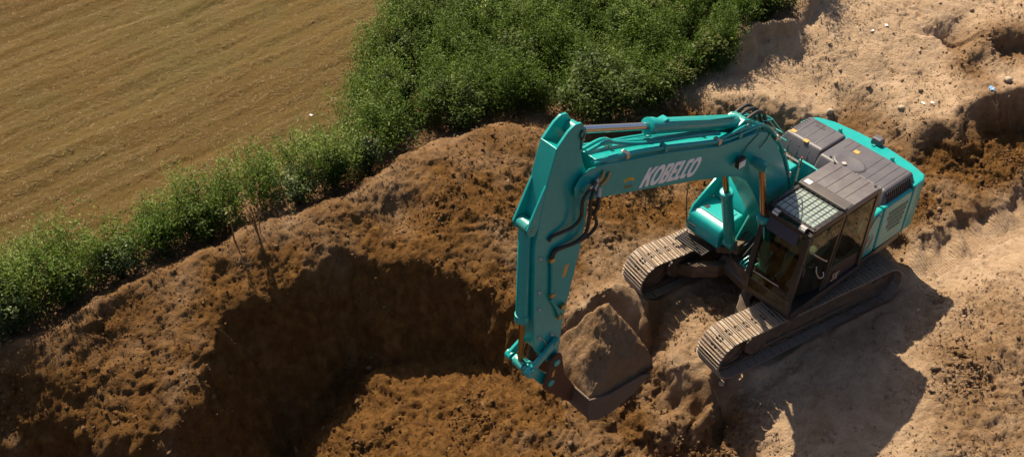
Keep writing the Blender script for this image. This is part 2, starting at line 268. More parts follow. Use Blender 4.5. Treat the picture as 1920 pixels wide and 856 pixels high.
# furrows of the stubble field
fr = -GXX*.701+GYY*.713; fu = GXX*.713+GYY*.701
fw = fr+.10*noise3(fu*.5, fr*1.5, z0, 5)+.05*noise3(fu*2, fr*3, z0, 6)
fa = .5+.5*noise3(fu*.3, fr*.9, z0, 8)
Z += FM*(.016*np.sin(fw*2*np.pi/.66)*(.2+fa)+.045*noise3(fu*.28, fr*1.7, z0, 301)+.035*noise3(fu*.5, fr*3.6, z0, 303)+.020*noise3(fu*1.1, fr*7, z0, 305)+.012*fbm(GXX, GYY, z0, .3, 3, .7, 307))
bd = np.abs(np.abs(TY)-1.16); Z += .11*np.exp(-((bd-.40)/.07)**2)*(np.abs(TX) < 2.2)*np.clip(.5+noise3(TX*2.5, TY*3, z0, 401), 0, 1)
# displacement along the surface normal
gy, gx = np.gradient(Z, GS); nl = np.sqrt(gx*gx+gy*gy+1); nx_, ny_, nz_ = -gx/nl, -gy/nl, 1/nl
RG = RGH*(1-FM)+.22*FM
onpad = np.exp(-(np.maximum(0, np.abs(TX)-2.45)/.15)**2)*np.exp(-(np.maximum(0, np.abs(np.abs(TY)-1.16)-.4)/.1)**2)
RG = RG*(1-.85*onpad)
steep = np.clip((nl-1.25)/.8, 0, 1)
D = RG*(.085*fbm(GXX, GYY, Z, .85, 2, .55, 11)+.050*np.where(noise3(GXX/1.4, GYY/1.4, Z/1.4, 29) > 0, 1, -1)*fbm(GXX, GYY, Z, .30, 3, .68, 23, True))+(.004+.012*RG)*noise3(GXX/.075, GYY/.075, Z/.075, 41)
clump = np.clip(noise3(GXX/.9, GYY/.9, Z/.9, 61)*1.6+.2, 0, 1)
D += RG*clump*.042*(np.clip(fbm(GXX, GYY, Z, .17, 2, .7, 53), -.1, 1))
D += steep*(.11*noise3(GXX/.30, GYY/.30, Z/2.5, 71)+.06*fbm(GXX, GYY, Z, .5, 2, .6, 73))+(1-FM)*(1-onpad)*(.07*fbm(GXX, GYY, Z, 2.2, 3, .5, 77))
# grouser prints pressed into the ramp behind the near track
pr = ((TX < -1.9) & (TX > -6.4) & (np.abs(TY-1.16) < .30)).astype(float); pr = blur(pr, 1.0)
tri_ = np.abs(((TX/.0633) % 1)-.5)*2
D = D*(1-.8*pr)
# cracks in the dry sand
ck = np.abs(fbm(GXX, GYY, z0, .9, 3, .5, 91)); D -= np.clip(DRY-.75, 0, 1)*4*(1-FM)*.05*np.exp(-(ck/.018)**2)*(noise3(GXX/1.5, GYY/1.5, z0, 93) > .12)
D += (.0025+.0085*np.clip(RG, 0, 1.3)*(1-.6*FM))*rng.normal(size=D.shape)*(1-.7*pr)
PX = GXX+nx_*D; PY = GYY+ny_*D; PZ = Z+nz_*D
edge = np.minimum.reduce([GXX-GX0, GX1-GXX, GYY-GY0, GY1-GYY]); 
VERT = np.stack([PX, PY, PZ], -1).reshape(-1, 3)
DRYN = np.clip((DRY-.35)*1.35+.35+.30*fbm(GXX, GYY, z0, 1.1, 5, .62, 101), 0, 1)
idx = np.arange(NX*NY).reshape(NY, NX)
QUAD = np.stack([idx[:-1, :-1], idx[:-1, 1:], idx[1:, 1:], idx[1:, :-1]], -1).reshape(-1, 4)
qf = FMASK[:-1, :-1].reshape(-1)
def gridz(x, y):
    i = np.clip(np.round((x-GX0)/GS).astype(int), 0, NX-1); j = np.clip(np.round((y-GY0)/GS).astype(int), 0, NY-1); return PZ[j, i]
def zat(x, y):
    i = int(round((x-GX0)/GS)); j = int(round((y-GY0)/GS)); return float(PZ[min(max(j, 0), NY-1), min(max(i, 0), NX-1)])
# ring that carries the sheet on to the horizon
bl = np.concatenate([idx[0, :], idx[1:, -1], idx[-1, -2::-1], idx[-2:0:-1, 0]])[::1]
BV = VERT[bl]; ctr = np.array([(GX0+GX1)/2, (GY0+GY1)/2]); rings = [BV]
for s_ in (1.06, 1.25, 1.8, 4, 12, 40):
    q = BV.copy(); q[:, :2] = ctr+(BV[:, :2]-ctr)*s_; t = min(1, (s_-1)/.8); q[:, 2] = BV[:, 2]*(1-t)+t*1.0; rings.append(q)
nb = len(bl)
RV = np.concatenate(rings); a_ = np.arange(nb); b_ = (a_+1) % nb
RQ = np.concatenate([np.stack([k*nb+a_, (k+1)*nb+a_, (k+1)*nb+b_, k*nb+b_], -1) for k in range(len(rings)-1)])

def ground_mat(name, field=False):
    m = bpy.data.materials.new(name); m.use_nodes = True
    n = m.node_tree.nodes; l = m.node_tree.links; b = n["Principled BSDF"]; b.inputs["Roughness"].default_value = .95; b.inputs["Specular IOR Level"].default_value = .15
    tc = n.new("ShaderNodeTexCoord")
    def noise(scale, det=8, rough=.6, vec=None):
        t = n.new("ShaderNodeTexNoise"); t.inputs["Scale"].default_value = scale; t.inputs["Detail"].default_value = det; t.inputs["Roughness"].default_value = rough
        l.new(vec or tc.outputs["Object"], t.inputs[0]); return t.outputs[0]
    def ramp(src, stops):
        r = n.new("ShaderNodeValToRGB"); l.new(src, r.inputs[0]); e = r.color_ramp.elements
        while len(e) < len(stops): e.new(.5)
        for q, (p, c) in zip(e, stops): q.position = p; q.color = (*c, 1)
        return r.outputs[0]
    def mix(f, a, c, mode='MIX'):
        x = n.new("ShaderNodeMix"); x.data_type = 'RGBA'; x.blend_type = mode
        if isinstance(f, float): x.inputs["Factor"].default_value = f
        else: l.new(f, x.inputs["Factor"])
        l.new(a, x.inputs["A"]); l.new(c, x.inputs["B"]); return x.outputs["Result"]
    if field:
        mp = n.new("ShaderNodeMapping"); mp.vector_type = 'TEXTURE'; mp.inputs["Rotation"].default_value = (0, 0, R(44.5)); mp.inputs["Scale"].default_value = (9, 1, 1)
        l.new(tc.outputs["Object"], mp.inputs[0])
        c = mix(.5, mix(.5, ramp(noise(1.2, 7, .6, mp.outputs[0]), FIELD_RAMP), ramp(noise(.38, 6, .7, mp.outputs[0]), FIELD_RAMP3)), ramp(noise(26, 6, .7), FIELD_RAMP2))
        c = mix(ramp(noise(.33, 4), [(.42, (0, 0, 0)), (.66, (.6, .6, .6))]), c, ramp(noise(14, 6, .7), FIELD_GREEN))
        h = noise(40, 10, .78); strength = .9
    else:
        at = n.new("ShaderNodeAttribute"); at.attribute_name = "dry"
        br = ramp(noise(5, 9, .65), SOIL_RAMP); dr = ramp(noise(4, 9, .6), SAND_RAMP)
        c = mix(at.outputs["Fac"], br, dr)
        c = mix(.35, c, ramp(noise(60, 6, .7), [(.3, (.45, .45, .45)), (.7, (1.2, 1.18, 1.15))]), 'MULTIPLY')
        h = noise(20, 12, .74); strength = 1.0
    l.new(c, b.inputs["Base Color"])
    bp = n.new("ShaderNodeBump"); bp.inputs["Strength"].default_value = strength; bp.inputs["Distance"].default_value = .07
    l.new(h, bp.inputs["Height"]); l.new(bp.outputs[0], b.inputs["Normal"])
    return m
SOIL_RAMP = [(.25, (.080, .036, .010)), (.5, (.150, .070, .019)), (.75, (.24, .120, .035))]
SAND_RAMP = [(.25, (.37, .245, .150)), (.5, (.48, .335, .215)), (.75, (.57, .41, .28))]
FIELD_RAMP = [(.3, (.068, .038, .010)), (.5, (.118, .070, .019)), (.7, (.170, .108, .032))]
FIELD_RAMP2 = [(.3, (.060, .034, .009)), (.5, (.128, .078, .022)), (.72, (.21, .138, .046))]
FIELD_RAMP3 = [(.38, (.060, .033, .009)), (.5, (.125, .075, .021)), (.62, (.19, .125, .040))]
FIELD_GREEN = [(.3, (.07, .055, .018)), (.7, (.15, .125, .04))]
M_SOIL = ground_mat("soil_and_sand"); M_FIELD = ground_mat("stubble", True)
def sub(name, faces, m):
    u, inv = np.unique(faces, return_inverse=True); me = npmesh(name, VERT[u], inv.reshape(faces.shape))
    attr(me, "dry", DRYN.reshape(-1)[u]); o = link(name, me, m); tag(o, kind='structure'); return o
sub("ground", QUAD[~qf], M_SOIL); sub("stubble_field", QUAD[qf], M_FIELD)
me = npmesh("surrounding_land", RV, RQ); attr(me, "dry", np.full(len(RV), .45)); me.shade_smooth()
tag(link("surrounding_land", me, M_FIELD), kind='structure')
VN = np.stack([nx_, ny_, nz_], -1).reshape(-1, 3)

# ------------------------------------------------------------------ loose clods, straw
def visible(V, mx=.05):                  # inside the photographed area (plan culling only)
    d = V-np.array(cam.location); c, s = math.cos(R(40.845)), math.sin(R(40.845))
    z = d[:, 1]*c-d[:, 2]*s; y = d[:, 1]*s+d[:, 2]*c
    return (np.abs(d[:, 0]/z) < .469*(1+mx*2)) & (np.abs(y/z) < .209*(1+mx*3))
VIS = visible(VERT, .2)
t_ = (1+5**.5)/2
ICO = np.array([(-1,t_,0),(1,t_,0),(-1,-t_,0),(1,-t_,0),(0,-1,t_),(0,1,t_),(0,-1,-t_),(0,1,-t_),(t_,0,-1),(t_,0,1),(-t_,0,-1),(-t_,0,1)])/1.9
ICF = np.array([(0,11,5),(0,5,1),(0,1,7),(0,7,10),(0,10,11),(1,5,9),(5,11,4),(11,10,2),(10,7,6),(7,1,8),(3,9,4),(3,4,2),(3,2,6),(3,6,8),(3,8,9),(4,9,5),(2,4,11),(6,2,10),(8,6,7),(9,8,1)])
def rotmats(n):
    q = rng.normal(size=(n, 4)); q /= np.linalg.norm(q, axis=1)[:, None]; a, b, c, d = q.T
    return np.stack([np.stack([1-2*(c*c+d*d), 2*(b*c-a*d), 2*(b*d+a*c)], -1), np.stack([2*(b*c+a*d), 1-2*(b*b+d*d), 2*(c*d-a*b)], -1), np.stack([2*(b*d-a*c), 2*(c*d+a*b), 1-2*(b*b+c*c)], -1)], 1)
def clods(name, n, wgt, smin, smax, power, label):
    p = wgt/wgt.sum(); k = rng.choice(len(VERT), n, p=p)
    s = smin*(1-rng.random(n)*(1-(smin/smax)**power))**(-1/power)
    base = ICO[None]*(1+.38*rng.normal(size=(n, len(ICO), 1)))*rng.uniform(.7, 1.25, (n, 1, 3))
    V = np.einsum('nij,nkj->nki', rotmats(n), base)*s[:, None, None]+(VERT[k]+VN[k]*s[:, None]*.05+rng.normal(0, .012, (n, 3)))[:, None, :]
    F = (ICF[None]+len(ICO)*np.arange(n)[:, None, None]).reshape(-1, 3)
    me = npmesh(name, V.reshape(-1, 3), F); attr(me, "dry", np.repeat(np.clip(DRYN.reshape(-1)[k]+rng.normal(.06, .12, n), 0, 1), len(ICO)))
    o = link(name, me, M_SOIL); tag(o, label, 'clods', kind='stuff'); return o
wg = (RG*(.25+clump)*(1-FM)*(1-onpad)*(1-pr)).reshape(-1)*VIS
wg = np.clip(wg, 0, None)
clods("soil_crumbs", 4500, wg**1.6, .018, .05, 2.2, "loose larger clods of brown soil lying over the banks")
clods("fallen_clods", 500, np.clip(wg, 0, None)**2.5, .035, .085, 2.5, "big fallen clods of soil on the pit floor and churned ground")
ICO = np.array([(1,0,0),(-1,0,0),(0,1,0),(0,-1,0),(0,0,1),(0,0,-1)])*1.15; ICF = np.array([(0,2,4),(2,1,4),(1,3,4),(3,0,4),(2,0,5),(1,2,5),(3,1,5),(0,3,5)])
clods("soil_grit", 70000, wg**1.2+wg.max()*.02*VIS*(FM.reshape(-1) < .5), .008, .02, 1.8, "fine crumbs of soil scattered over the banks and pit")
k_, n_ = None, 26000
wf = (FM*(.25+np.clip(np.sin(fw*2*np.pi/.62)*.5+.5, 0, 1))*(.4+fa)).reshape(-1)*VIS
k = rng.choice(len(VERT), n_, p=wf/wf.sum()); ang = rng.normal(R(44.5), 1.0, n_); ln = rng.uniform(.04, .12, n_); wd = rng.uniform(.003, .005, n_)
dv = np.stack([np.cos(ang), np.sin(ang), rng.normal(.05, .22, n_)], -1)*ln[:, None]; sv = np.stack([-np.sin(ang), np.cos(ang), rng.normal(0, .3, n_)], -1)*wd[:, None]
B = VERT[k]+np.array([0, 0, .008])+rng.normal(0, .02, (n_, 3))*np.array([1, 1, .3])
SV = np.stack([B-dv/2-sv, B-dv/2+sv, B+dv/2+sv, B+dv/2-sv], 1).reshape(-1, 3)
M_STRAW = mat("straw", (.17, .11, .036), .8, var=.5)
tag(link("straw", npmesh("straw", SV, np.arange(len(SV)).reshape(-1, 4)), M_STRAW), "short cut straw strewn in rows over the stubble field", 'straw', kind='stuff')

# grouser prints pressed into the ramp behind the near track
RVs, RFs = [], []
for tyc, x_from, x_to, hgt in ((1.16, -2.15, -6.6, .030),):
    for q in range(int((x_from-x_to)/.0633)):
        txq = x_from-q*.0633; yy = np.linspace(-.30, .30, 13); X = txq*ct-(tyc+yy)*st; Y = txq*st+(tyc+yy)*ct
        zz = gridz(X, Y); hh = hgt*np.clip(.55+.9*noise3(np.full(13, txq*1.3), yy*3+tyc*9, 0*yy, 411), 0, 1); k0 = len(RVs)*39
        dx, dy = ct*.026, st*.026
        RVs.append(np.concatenate([np.stack([X-dx, Y-dy, zz-.012], -1), np.stack([X, Y, zz+hh], -1), np.stack([X+dx, Y+dy, zz-.012], -1)]))
        i_ = np.arange(12); RFs += [np.stack([k0+r*13+i_, k0+r*13+i_+1, k0+(r+1)*13+i_+1, k0+(r+1)*13+i_], -1) for r in (0, 1)]
RVs = np.concatenate(RVs); me = npmesh("track_prints", RVs, np.concatenate(RFs)); attr(me, "dry", np.full(len(RVs), .8))
tag(link("track_prints", me, M_SOIL), "ribbed track prints pressed into the sandy ramp behind the machine", 'track prints', kind='stuff')
BUSHES = [
 ('weed_bush', -2.92, 4.33, 1.75, 1.2, 'M_BUSH', "largest dark green bush, straight behind the boom's arm cylinder", 7000, 0.085, 0.45),
 ('weed_bush', -6.06, 4.22, 1.25, 0.85, 'M_BUSH', 'dark green bush just behind the rounded top of the spoil bank', 4200, 0.07, 0.42),
 ('weed_bush', -1.65, 4.85, 0.95, 0.6, 'M_BUSH', 'low dark bush at the left end of the pale sand mound', 2400, 0.07, 0.45),
 ('weed_bush', -0.32, 5.65, 0.95, 0.65, 'M_YELL', 'yellow-green bush at the edge of the earth cliff', 2600, 0.07, 0.5),
 ('weed_bush', -1.05, 5.21, 0.85, 0.55, 'M_YELL', 'small yellowish bush between the big dark bush and the sand mound', 2000, 0.065, 0.5),
 ('weed_bush', -7.78, 2.73, 1.0, 0.45, 'M_SILV', 'pale silvery-leaved bush at the narrowest part of the weed strip', 2200, 0.06, 0.5),
 ('weed_bush', -9.08, 1.78, 1.0, 0.5, 'M_SILV', 'silvery green bush right of the dry brown weed', 2200, 0.06, 0.5),
 ('weed_bush', -10.61, 0.60, 0.95, 0.5, 'M_BUSH', 'dark leafy bush left of the single pale stem', 2200, 0.07, 0.5),
 ('weed_bush', -12.06, -0.35, 1.0, 0.5, 'M_SILV', 'silvery bush in the weed strip above the widest part of the spoil slope', 2400, 0.06, 0.5),
 ('weed_bush', -13.62, -1.77, 1.15, 0.55, 'M_SILV', 'leftmost silvery bush beside the left end of the spoil bank', 2600, 0.065, 0.5),
 ('weed_bush', -4.13, 8.04, 1.2, 0.9, 'M_BUSH', 'dark bush deep in the weed mass near the top of the picture', 3200, 0.075, 0.45),
 ('weed_bush', -6.86, 8.04, 1.15, 0.8, 'M_BUSH', 'dark bush near the field corner at the top of the weed mass', 3000, 0.075, 0.45),
 ('weed_bush', -4.78, 6.0, 1.35, 0.75, 'M_BUSH', "dark bush left of the largest bush, above the spoil bank's peak", 3000, 0.075, 0.45),
 ('weed_bush', -2.01, 7.02, 1.3, 0.8, 'M_WEED', 'broad bright green bush above the largest dark bush', 3200, 0.08, 0.35),
 ('weed_bush', -3.14, 8.38, 1.2, 0.8, 'M_BUSH', 'dark bush at the very top of the picture above the arm cylinder', 3000, 0.075, 0.45),
 ('weed_bush', -7.39, 4.83, 1.25, 0.6, 'M_BUSH', 'dark bush at the inner bend of the weed strip', 2600, 0.075, 0.45),
 ('weed_bush', 1.07, 7.06, 1.0, 0.7, 'M_BUSH', 'dark bush on the earth cliff at the right end of the weeds', 2800, 0.07, 0.45),
 ('weed_bush', -0.98, 7.45, 1.1, 0.7, 'M_YELL', 'yellow-green bush midway between big dark bush and cliff', 2600, 0.075, 0.5),
 ('weed_bush', -5.49, 7.83, 1.2, 0.7, 'M_WEED', 'feathery bright green bush in the middle of the weed mass', 2800, 0.085, 0.3),
 ('weed_bush', -7.29, 6.68, 1.1, 0.6, 'M_BUSH', 'dark bush along the field side of the weed mass', 2400, 0.07, 0.45),
 ('weed_bush', -11.4, 0.23, 1.05, 0.45, 'M_WEED', 'fresh green bush between silvery bush and dark leafy bush', 2200, 0.07, 0.35),
 ('weed_bush', -12.85, -1.06, 1.1, 0.45, 'M_BUSH', 'dark green bush second from the left end of the strip', 2200, 0.07, 0.45),
 ('weed_bush', -8.39, 2.29, 1.15, 0.45, 'M_BUSH', 'dark bush between the two silvery bushes above the pit', 2200, 0.07, 0.45),
]
NWEED = 5000
DRYW = (-9.54, 0.32)
PALEW = (-9.98, 0.19)
LITTER = [
 ('plastic_scrap', 3.75, 6.64, 0.055, 'M_PLW', 'upright white plastic scrap, the upper of two close together on the pale sand', 1),
 ('plastic_scrap', 3.4, 6.45, 0.04, 'M_PLW', 'small round white scrap left of the upright white scrap on the sand', 2),
 ('plastic_bag', 5.56, 4.56, 0.08, 'M_PLB', 'crumpled blue plastic bag at the lip of the dark scarp', 3),
 ('plastic_scrap', 4.24, 4.28, 0.04, 'M_PLW', 'white scrap on the sand slope directly above the rear of the excavator', 4),
 ('plastic_scrap', 4.04, 4.28, 0.04, 'M_PLW', "lowest white scrap, just above the excavator's rear camera", 5),
 ('plastic_scrap', -9.25, 4.84, 0.035, 'M_PLW', 'tiny white scrap alone on the stubble field', 6),
]
STONES = [
 ('stone', -0.97, -2.02, 0.075, 'M_STONE', 'pale rounded stone lying in the shadowed notch below the near track', 11),
 ('stone', 2.15, 4.45, 0.10, 'M_STONE', 'pale stone behind the far corner of the counterweight', 12),
 ('stone', 3.61, 4.28, 0.075, 'M_STONE', 'pale stone left of the lowest white scrap', 13),
 ('stone', 6.01, 4.86, 0.10, 'M_STONE', 'pale stone in the dark hollow under the blue bag', 14),
 ('stone', 2.9, -0.59, 0.05, 'M_STONE', "small pale stone at the right edge of the machine's shadow", 15),
]
# ------------------------------------------------------------------ plants
def leaf_mat(name, ramp_, rough=.55):
    m = bpy.data.materials.new(name); m.use_nodes = True
    n = m.node_tree.nodes; l = m.node_tree.links; b = n["Principled BSDF"]; b.inputs["Roughness"].default_value = rough; b.inputs["Specular IOR Level"].default_value = .22
    at = n.new("ShaderNodeAttribute"); at.attribute_name = "tint"
    r = n.new("ShaderNodeValToRGB"); l.new(at.outputs["Fac"], r.inputs[0]); e = r.color_ramp.elements
    while len(e) < len(ramp_): e.new(.5)
    for q, (p, c) in zip(e, ramp_): q.position = p; q.color = (*c, 1)
    l.new(r.outputs[0], b.inputs["Base Color"])
    tr = n.new("ShaderNodeBsdfTranslucent"); hs = n.new("ShaderNodeHueSaturation"); hs.inputs["Value"].default_value = 1.3; l.new(r.outputs[0], hs.inputs["Color"]); l.new(hs.outputs[0], tr.inputs[0])
    mx = n.new("ShaderNodeMixShader"); mx.inputs[0].default_value = .24; l.new(b.outputs[0], mx.inputs[1]); l.new(tr.outputs[0], mx.inputs[2])
    l.new(mx.outputs[0], n["Material Output"].inputs[0]); return m
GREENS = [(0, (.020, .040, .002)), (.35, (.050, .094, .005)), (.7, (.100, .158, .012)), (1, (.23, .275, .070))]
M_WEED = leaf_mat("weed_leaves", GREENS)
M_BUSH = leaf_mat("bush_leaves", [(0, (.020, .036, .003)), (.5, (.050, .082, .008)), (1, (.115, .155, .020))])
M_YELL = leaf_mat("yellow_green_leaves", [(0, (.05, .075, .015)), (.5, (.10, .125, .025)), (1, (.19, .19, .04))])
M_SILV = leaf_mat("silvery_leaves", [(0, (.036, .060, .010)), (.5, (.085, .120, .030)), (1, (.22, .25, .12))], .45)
M_STEM = mat("green_stem", (.09, .10, .035), .7); M_DRYST = mat("dry_stalk", (.23, .13, .05), .85, var=.3); M_WOOD = mat("brown_wood", (.08, .05, .03), .9)
def leaves(P, A, L_, W_, up, droop):     # P base (n,3), A azimuth, L length, W width, up elevation
    n = len(P); d = np.stack([np.cos(A)*np.cos(up), np.sin(A)*np.cos(up), np.sin(up)], -1)
    s = np.stack([-np.sin(A), np.cos(A), rng.normal(0, .45, n)], -1); s /= np.linalg.norm(s, axis=1)[:, None]
    mid = P+d*(L_*.45)[:, None]; tip = P+d*L_[:, None]; tip[:, 2] -= droop*L_
    return np.stack([P, mid+s*(W_/2)[:, None], tip, mid-s*(W_/2)[:, None]], 1).reshape(-1, 3)
def lmesh(name, V, tint):
    me = npmesh(name, V, np.arange(len(V)).reshape(-1, 4)); attr(me, "tint", np.repeat(np.clip(tint, 0, 1), 4)); return me
def gpos(x, y):
    i = np.clip(np.round((x-GX0)/GS).astype(int), 0, NX-1); j = np.clip(np.round((y-GY0)/GS).astype(int), 0, NY-1); return PZ[j, i]
# the thicket: one mass of weeds
bx = np.array(WEED_POLY); cand = np.stack([rng.uniform(bx[:, 0].min(), bx[:, 0].max(), 60000), rng.uniform(bx[:, 1].min(), bx[:, 1].max(), 60000)], -1)
cand = cand[inside(WEED_POLY, cand[:, 0]+.12*rng.normal(size=60000), cand[:, 1]+.12*rng.normal(size=60000))]
cn = noise3(cand[:, 0]/1.1, cand[:, 1]/1.1, 0*cand[:, 0], 201); cand = cand[rng.random(len(cand)) < np.clip(.60+1.1*cn+.9*noise3(cand[:, 0]/.42, cand[:, 1]/.42, 0*cand[:, 0], 205), .03, 1)]
cand = cand[(cand[:, 1] < 13.5) & (cand[:, 0] > -19.3)]
cz_ = gpos(cand[:, 0], cand[:, 1]); vis = visible(np.concatenate([cand, cz_[:, None]+.6], 1), .5); cand = cand[vis]; cz_ = cz_[vis]
NP = min(len(cand), NWEED); cand = cand[:NP]; cz_ = cz_[:NP]
K = 84
pn = noise3(cand[:, 0]/1.6, cand[:, 1]/1.6, 0*cand[:, 0], 203); pm = noise3(cand[:, 0]/.5, cand[:, 1]/.5, 0*cand[:, 0], 207)
left = np.clip((-6.5-cand[:, 0])/2, 0, 1)
pb = noise3(cand[:, 0]/.85, cand[:, 1]/.85, 0*cand[:, 0], 211)
H = np.clip(.98+.40*pn+.62*pb+.30*pm+rng.normal(0, .14, NP)+.20*left, .22, 1.9)
lean = rng.normal(0, .14, (NP, 2)); spread = .065+.095*H
t = rng.random((NP, K))**.75; az = rng.uniform(0, 2*np.pi, (NP, K)); br_ = rng.random((NP, K))
rad = spread[:, None]*br_*np.sqrt(np.clip(1.02-t, .04, 1))*1.5
P = np.stack([cand[:, 0:1]+lean[:, 0:1]*t*H[:, None]+rad*np.cos(az), cand[:, 1:2]+lean[:, 1:2]*t*H[:, None]+rad*np.sin(az), cz_[:, None]+(.08+.92*t)*H[:, None]], -1).reshape(-1, 3)
kind = rng.random(NP); ll = (np.where(kind < .55, .085, .062)[:, None]*rng.uniform(.6, 1.45, (NP, K))*(1.15-.45*t)).reshape(-1)
asp = np.where(kind < .55, .24, .48)
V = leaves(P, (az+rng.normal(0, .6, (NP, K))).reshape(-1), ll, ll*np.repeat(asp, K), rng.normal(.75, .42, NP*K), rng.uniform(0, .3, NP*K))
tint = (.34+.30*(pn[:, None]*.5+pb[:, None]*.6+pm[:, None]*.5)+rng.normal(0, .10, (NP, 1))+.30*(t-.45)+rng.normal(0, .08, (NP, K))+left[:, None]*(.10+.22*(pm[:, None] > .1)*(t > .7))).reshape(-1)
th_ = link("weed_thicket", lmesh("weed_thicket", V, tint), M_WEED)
tag(th_, "dense mass of tall green weeds between the stubble field and spoil bank", 'weeds', kind='stuff')
# their stems
ks = rng.choice(NP, min(NP, 1500), replace=False); a0 = np.stack([cand[ks, 0], cand[ks, 1], cz_[ks]], -1)
a1 = a0+np.stack([lean[ks, 0]*H[ks], lean[ks, 1]*H[ks], H[ks]*.96], -1); sx = np.stack([np.full(len(ks), .006), rng.normal(0, .004, len(ks)), 0*a0[:, 0]], -1)
me = npmesh("weed_stems", np.stack([a0-sx, a0+sx, a1+sx*.3, a1-sx*.3], 1).reshape(-1, 3), np.arange(4*len(ks)).reshape(-1, 4))
o = link("weed_stems", me, M_STEM); o.parent = th_; tag(o, kind='stuff')

def bush(name, x, y, h, r, m, label, n=2600, leaf=.075, asp=.42, flat=1.0, cat='bush'):
    z = zat(x, y)-.03; e = bpy.data.objects.new(name, None); COL.objects.link(e); e.location = (x, y, z); tag(e, label, cat)
    nb = int(18+14*r); tips = []; mb = MB()
    for i in range(nb):
        a = rng.uniform(0, 2*math.pi); q = r*math.sqrt(rng.random())*.85; top = h*(1-.45*(q/r)**2)*rng.uniform(.72, 1.02)
        p1 = (q*.35*math.cos(a), q*.35*math.sin(a), top*.45); p2 = (q*math.cos(a), q*math.sin(a), top)
        mb.tube([(q*.08*math.cos(a), q*.08*math.sin(a), 0), p1, p2], [.016*h, .010*h, .003], 4); tips.append((p1, p2))
    mb.build("trunk", M_WOOD, e)
    k = rng.integers(0, nb, n); tt = rng.random(n)**.6
    p1 = np.array([q[0] for q in tips])[k]; p2 = np.array([q[1] for q in tips])[k]
    P = p1+(p2-p1)*tt[:, None]; cl = rng.normal(0, .13*r*flat+.04, (n, 3)); P = P+cl*(1.1-.75*tt)[:, None]; P[:, 2] = np.maximum(P[:, 2], .05)
    s = leaf*rng.uniform(.6, 1.4, n)
    V = leaves(P, rng.uniform(0, 2*np.pi, n), s, s*asp, rng.normal(.4, .5, n), rng.uniform(0, .3, n))
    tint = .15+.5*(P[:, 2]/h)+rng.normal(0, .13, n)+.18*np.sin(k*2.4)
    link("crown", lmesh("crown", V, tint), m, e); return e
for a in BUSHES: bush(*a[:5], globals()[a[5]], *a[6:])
# dry stalks and a single pale stem at the foot of the weeds
def stalks(name, x, y, n, h, spr, m, label, lm=None):
    e = bpy.data.objects.new(name, None); COL.objects.link(e); e.location = (x, y, zat(x, y)-.02); tag(e, label, 'plant'); tops = []
    for i in range(n):
        a = rng.uniform(0, 2*math.pi); q = spr*rng.uniform(.2, 1); hh = h*rng.uniform(.65, 1); mb = MB()
        p = [(.03*math.cos(a), .03*math.sin(a), 0), (q*.5*math.cos(a), q*.5*math.sin(a), hh*.6), (q*math.cos(a), q*math.sin(a), hh)]
        mb.tube(p, [.010, .008, .004], 5); mb.build("stalk", m, e); tops.append(p)
    k = rng.integers(0, n, 70*n if lm is None else 14*n); tt = rng.uniform(.45 if lm is None else .2, 1, len(k)); A = np.array(tops)
    P = A[k, 1]+(A[k, 2]-A[k, 1])*((tt-.4)/.6)[:, None]+rng.normal(0, .015, (len(k), 3)); s = rng.uniform(.02, .045, len(k))*(1 if lm is None else 2)
    me = lmesh("seed_heads" if lm is None else "foliage", leaves(P, rng.uniform(0, 6.3, len(k)), s, s*.5, rng.normal(.6, .4, len(k)), rng.uniform(0, .2, len(k))), rng.random(len(k)))
    tag(link(me.name, me, m if lm is None else lm, e), kind='stuff')
stalks("dry_weed", *DRYW, 9, 1.05, .36, M_DRYST, "dry brown weed with seed stalks among the green weeds")
stalks("pale_weed", *PALEW, 2, 1.1, .05, M_DRYST, "single tall pale yellowish stem left of the dry brown weed", M_YELL)
# ------------------------------------------------------------------ the excavator (x forward, y left, z up; upper structure slewed by TH)
TH = R(9.572); DUST = (.42, .27, .15)
M_TEAL = mat("teal_paint", (.001, .315, .300), .32, dust=.03, dustcol=DUST, coat=.12, var=.06)
M_TEALD = mat("teal_paint_dusty", (.003, .28, .25), .36, dust=.2, dustcol=DUST, coat=.25, var=.08)
M_GREY = mat("grey_plastic", (.085, .078, .088), .40, dust=.2, dustcol=(.22, .19, .18), var=.08)
M_ROOF = mat("grey_brown_roof", (.105, .092, .095), .48, dust=.4, dustcol=(.24, .20, .18), dscale=5)
M_BAND = mat("dark_brown_grey_plastic", (.07, .058, .054), .45, dust=.3, dustcol=(.2, .15, .12))
M_BLACK = mat("black_paint", (.016, .015, .016), .38, dust=.18, dustcol=(.22, .15, .10))
M_RUBBER = mat("black_rubber", (.02, .019, .02), .55, dust=.12)
M_STEEL = mat("dark_track_steel", (.05, .042, .036), .55, .3, dust=.75, dustcol=(.24, .15, .085), dscale=6, bump=.3)
M_SHOE = mat("worn_track_steel", (.27, .225, .185), .5, .35, dust=.95, dustcol=(.35, .235, .14), dscale=7, bump=.3)
M_CHROME = mat("chromed_rod", (.62, .60, .60), .16, 1.0, dust=.15)
M_ROD = mat("bronze_rod", (.36, .22, .12), .25, 1.0, dust=.2)
M_RUST = mat("rusty_steel", (.09, .038, .018), .7, .2, dust=.5, dustcol=(.18, .08, .035), dscale=14, bump=.4)
M_BUCKET = mat("bare_bucket_steel", (.10, .08, .07), .7, .2, dust=1.0, dustcol=(.15, .085, .04), dscale=6)
M_WHITE = mat("white_decal", (.72, .68, .66), .45, dust=.15)
M_LET = mat("white_lettering", (.92, .89, .87), .5); M_YEL = mat("yellow_decal", (.75, .42, .02), .5); M_ORANGE = mat("orange_decal", (.72, .33, .06), .5); M_REDP = mat("red_paint", (.45, .02, .02), .4)
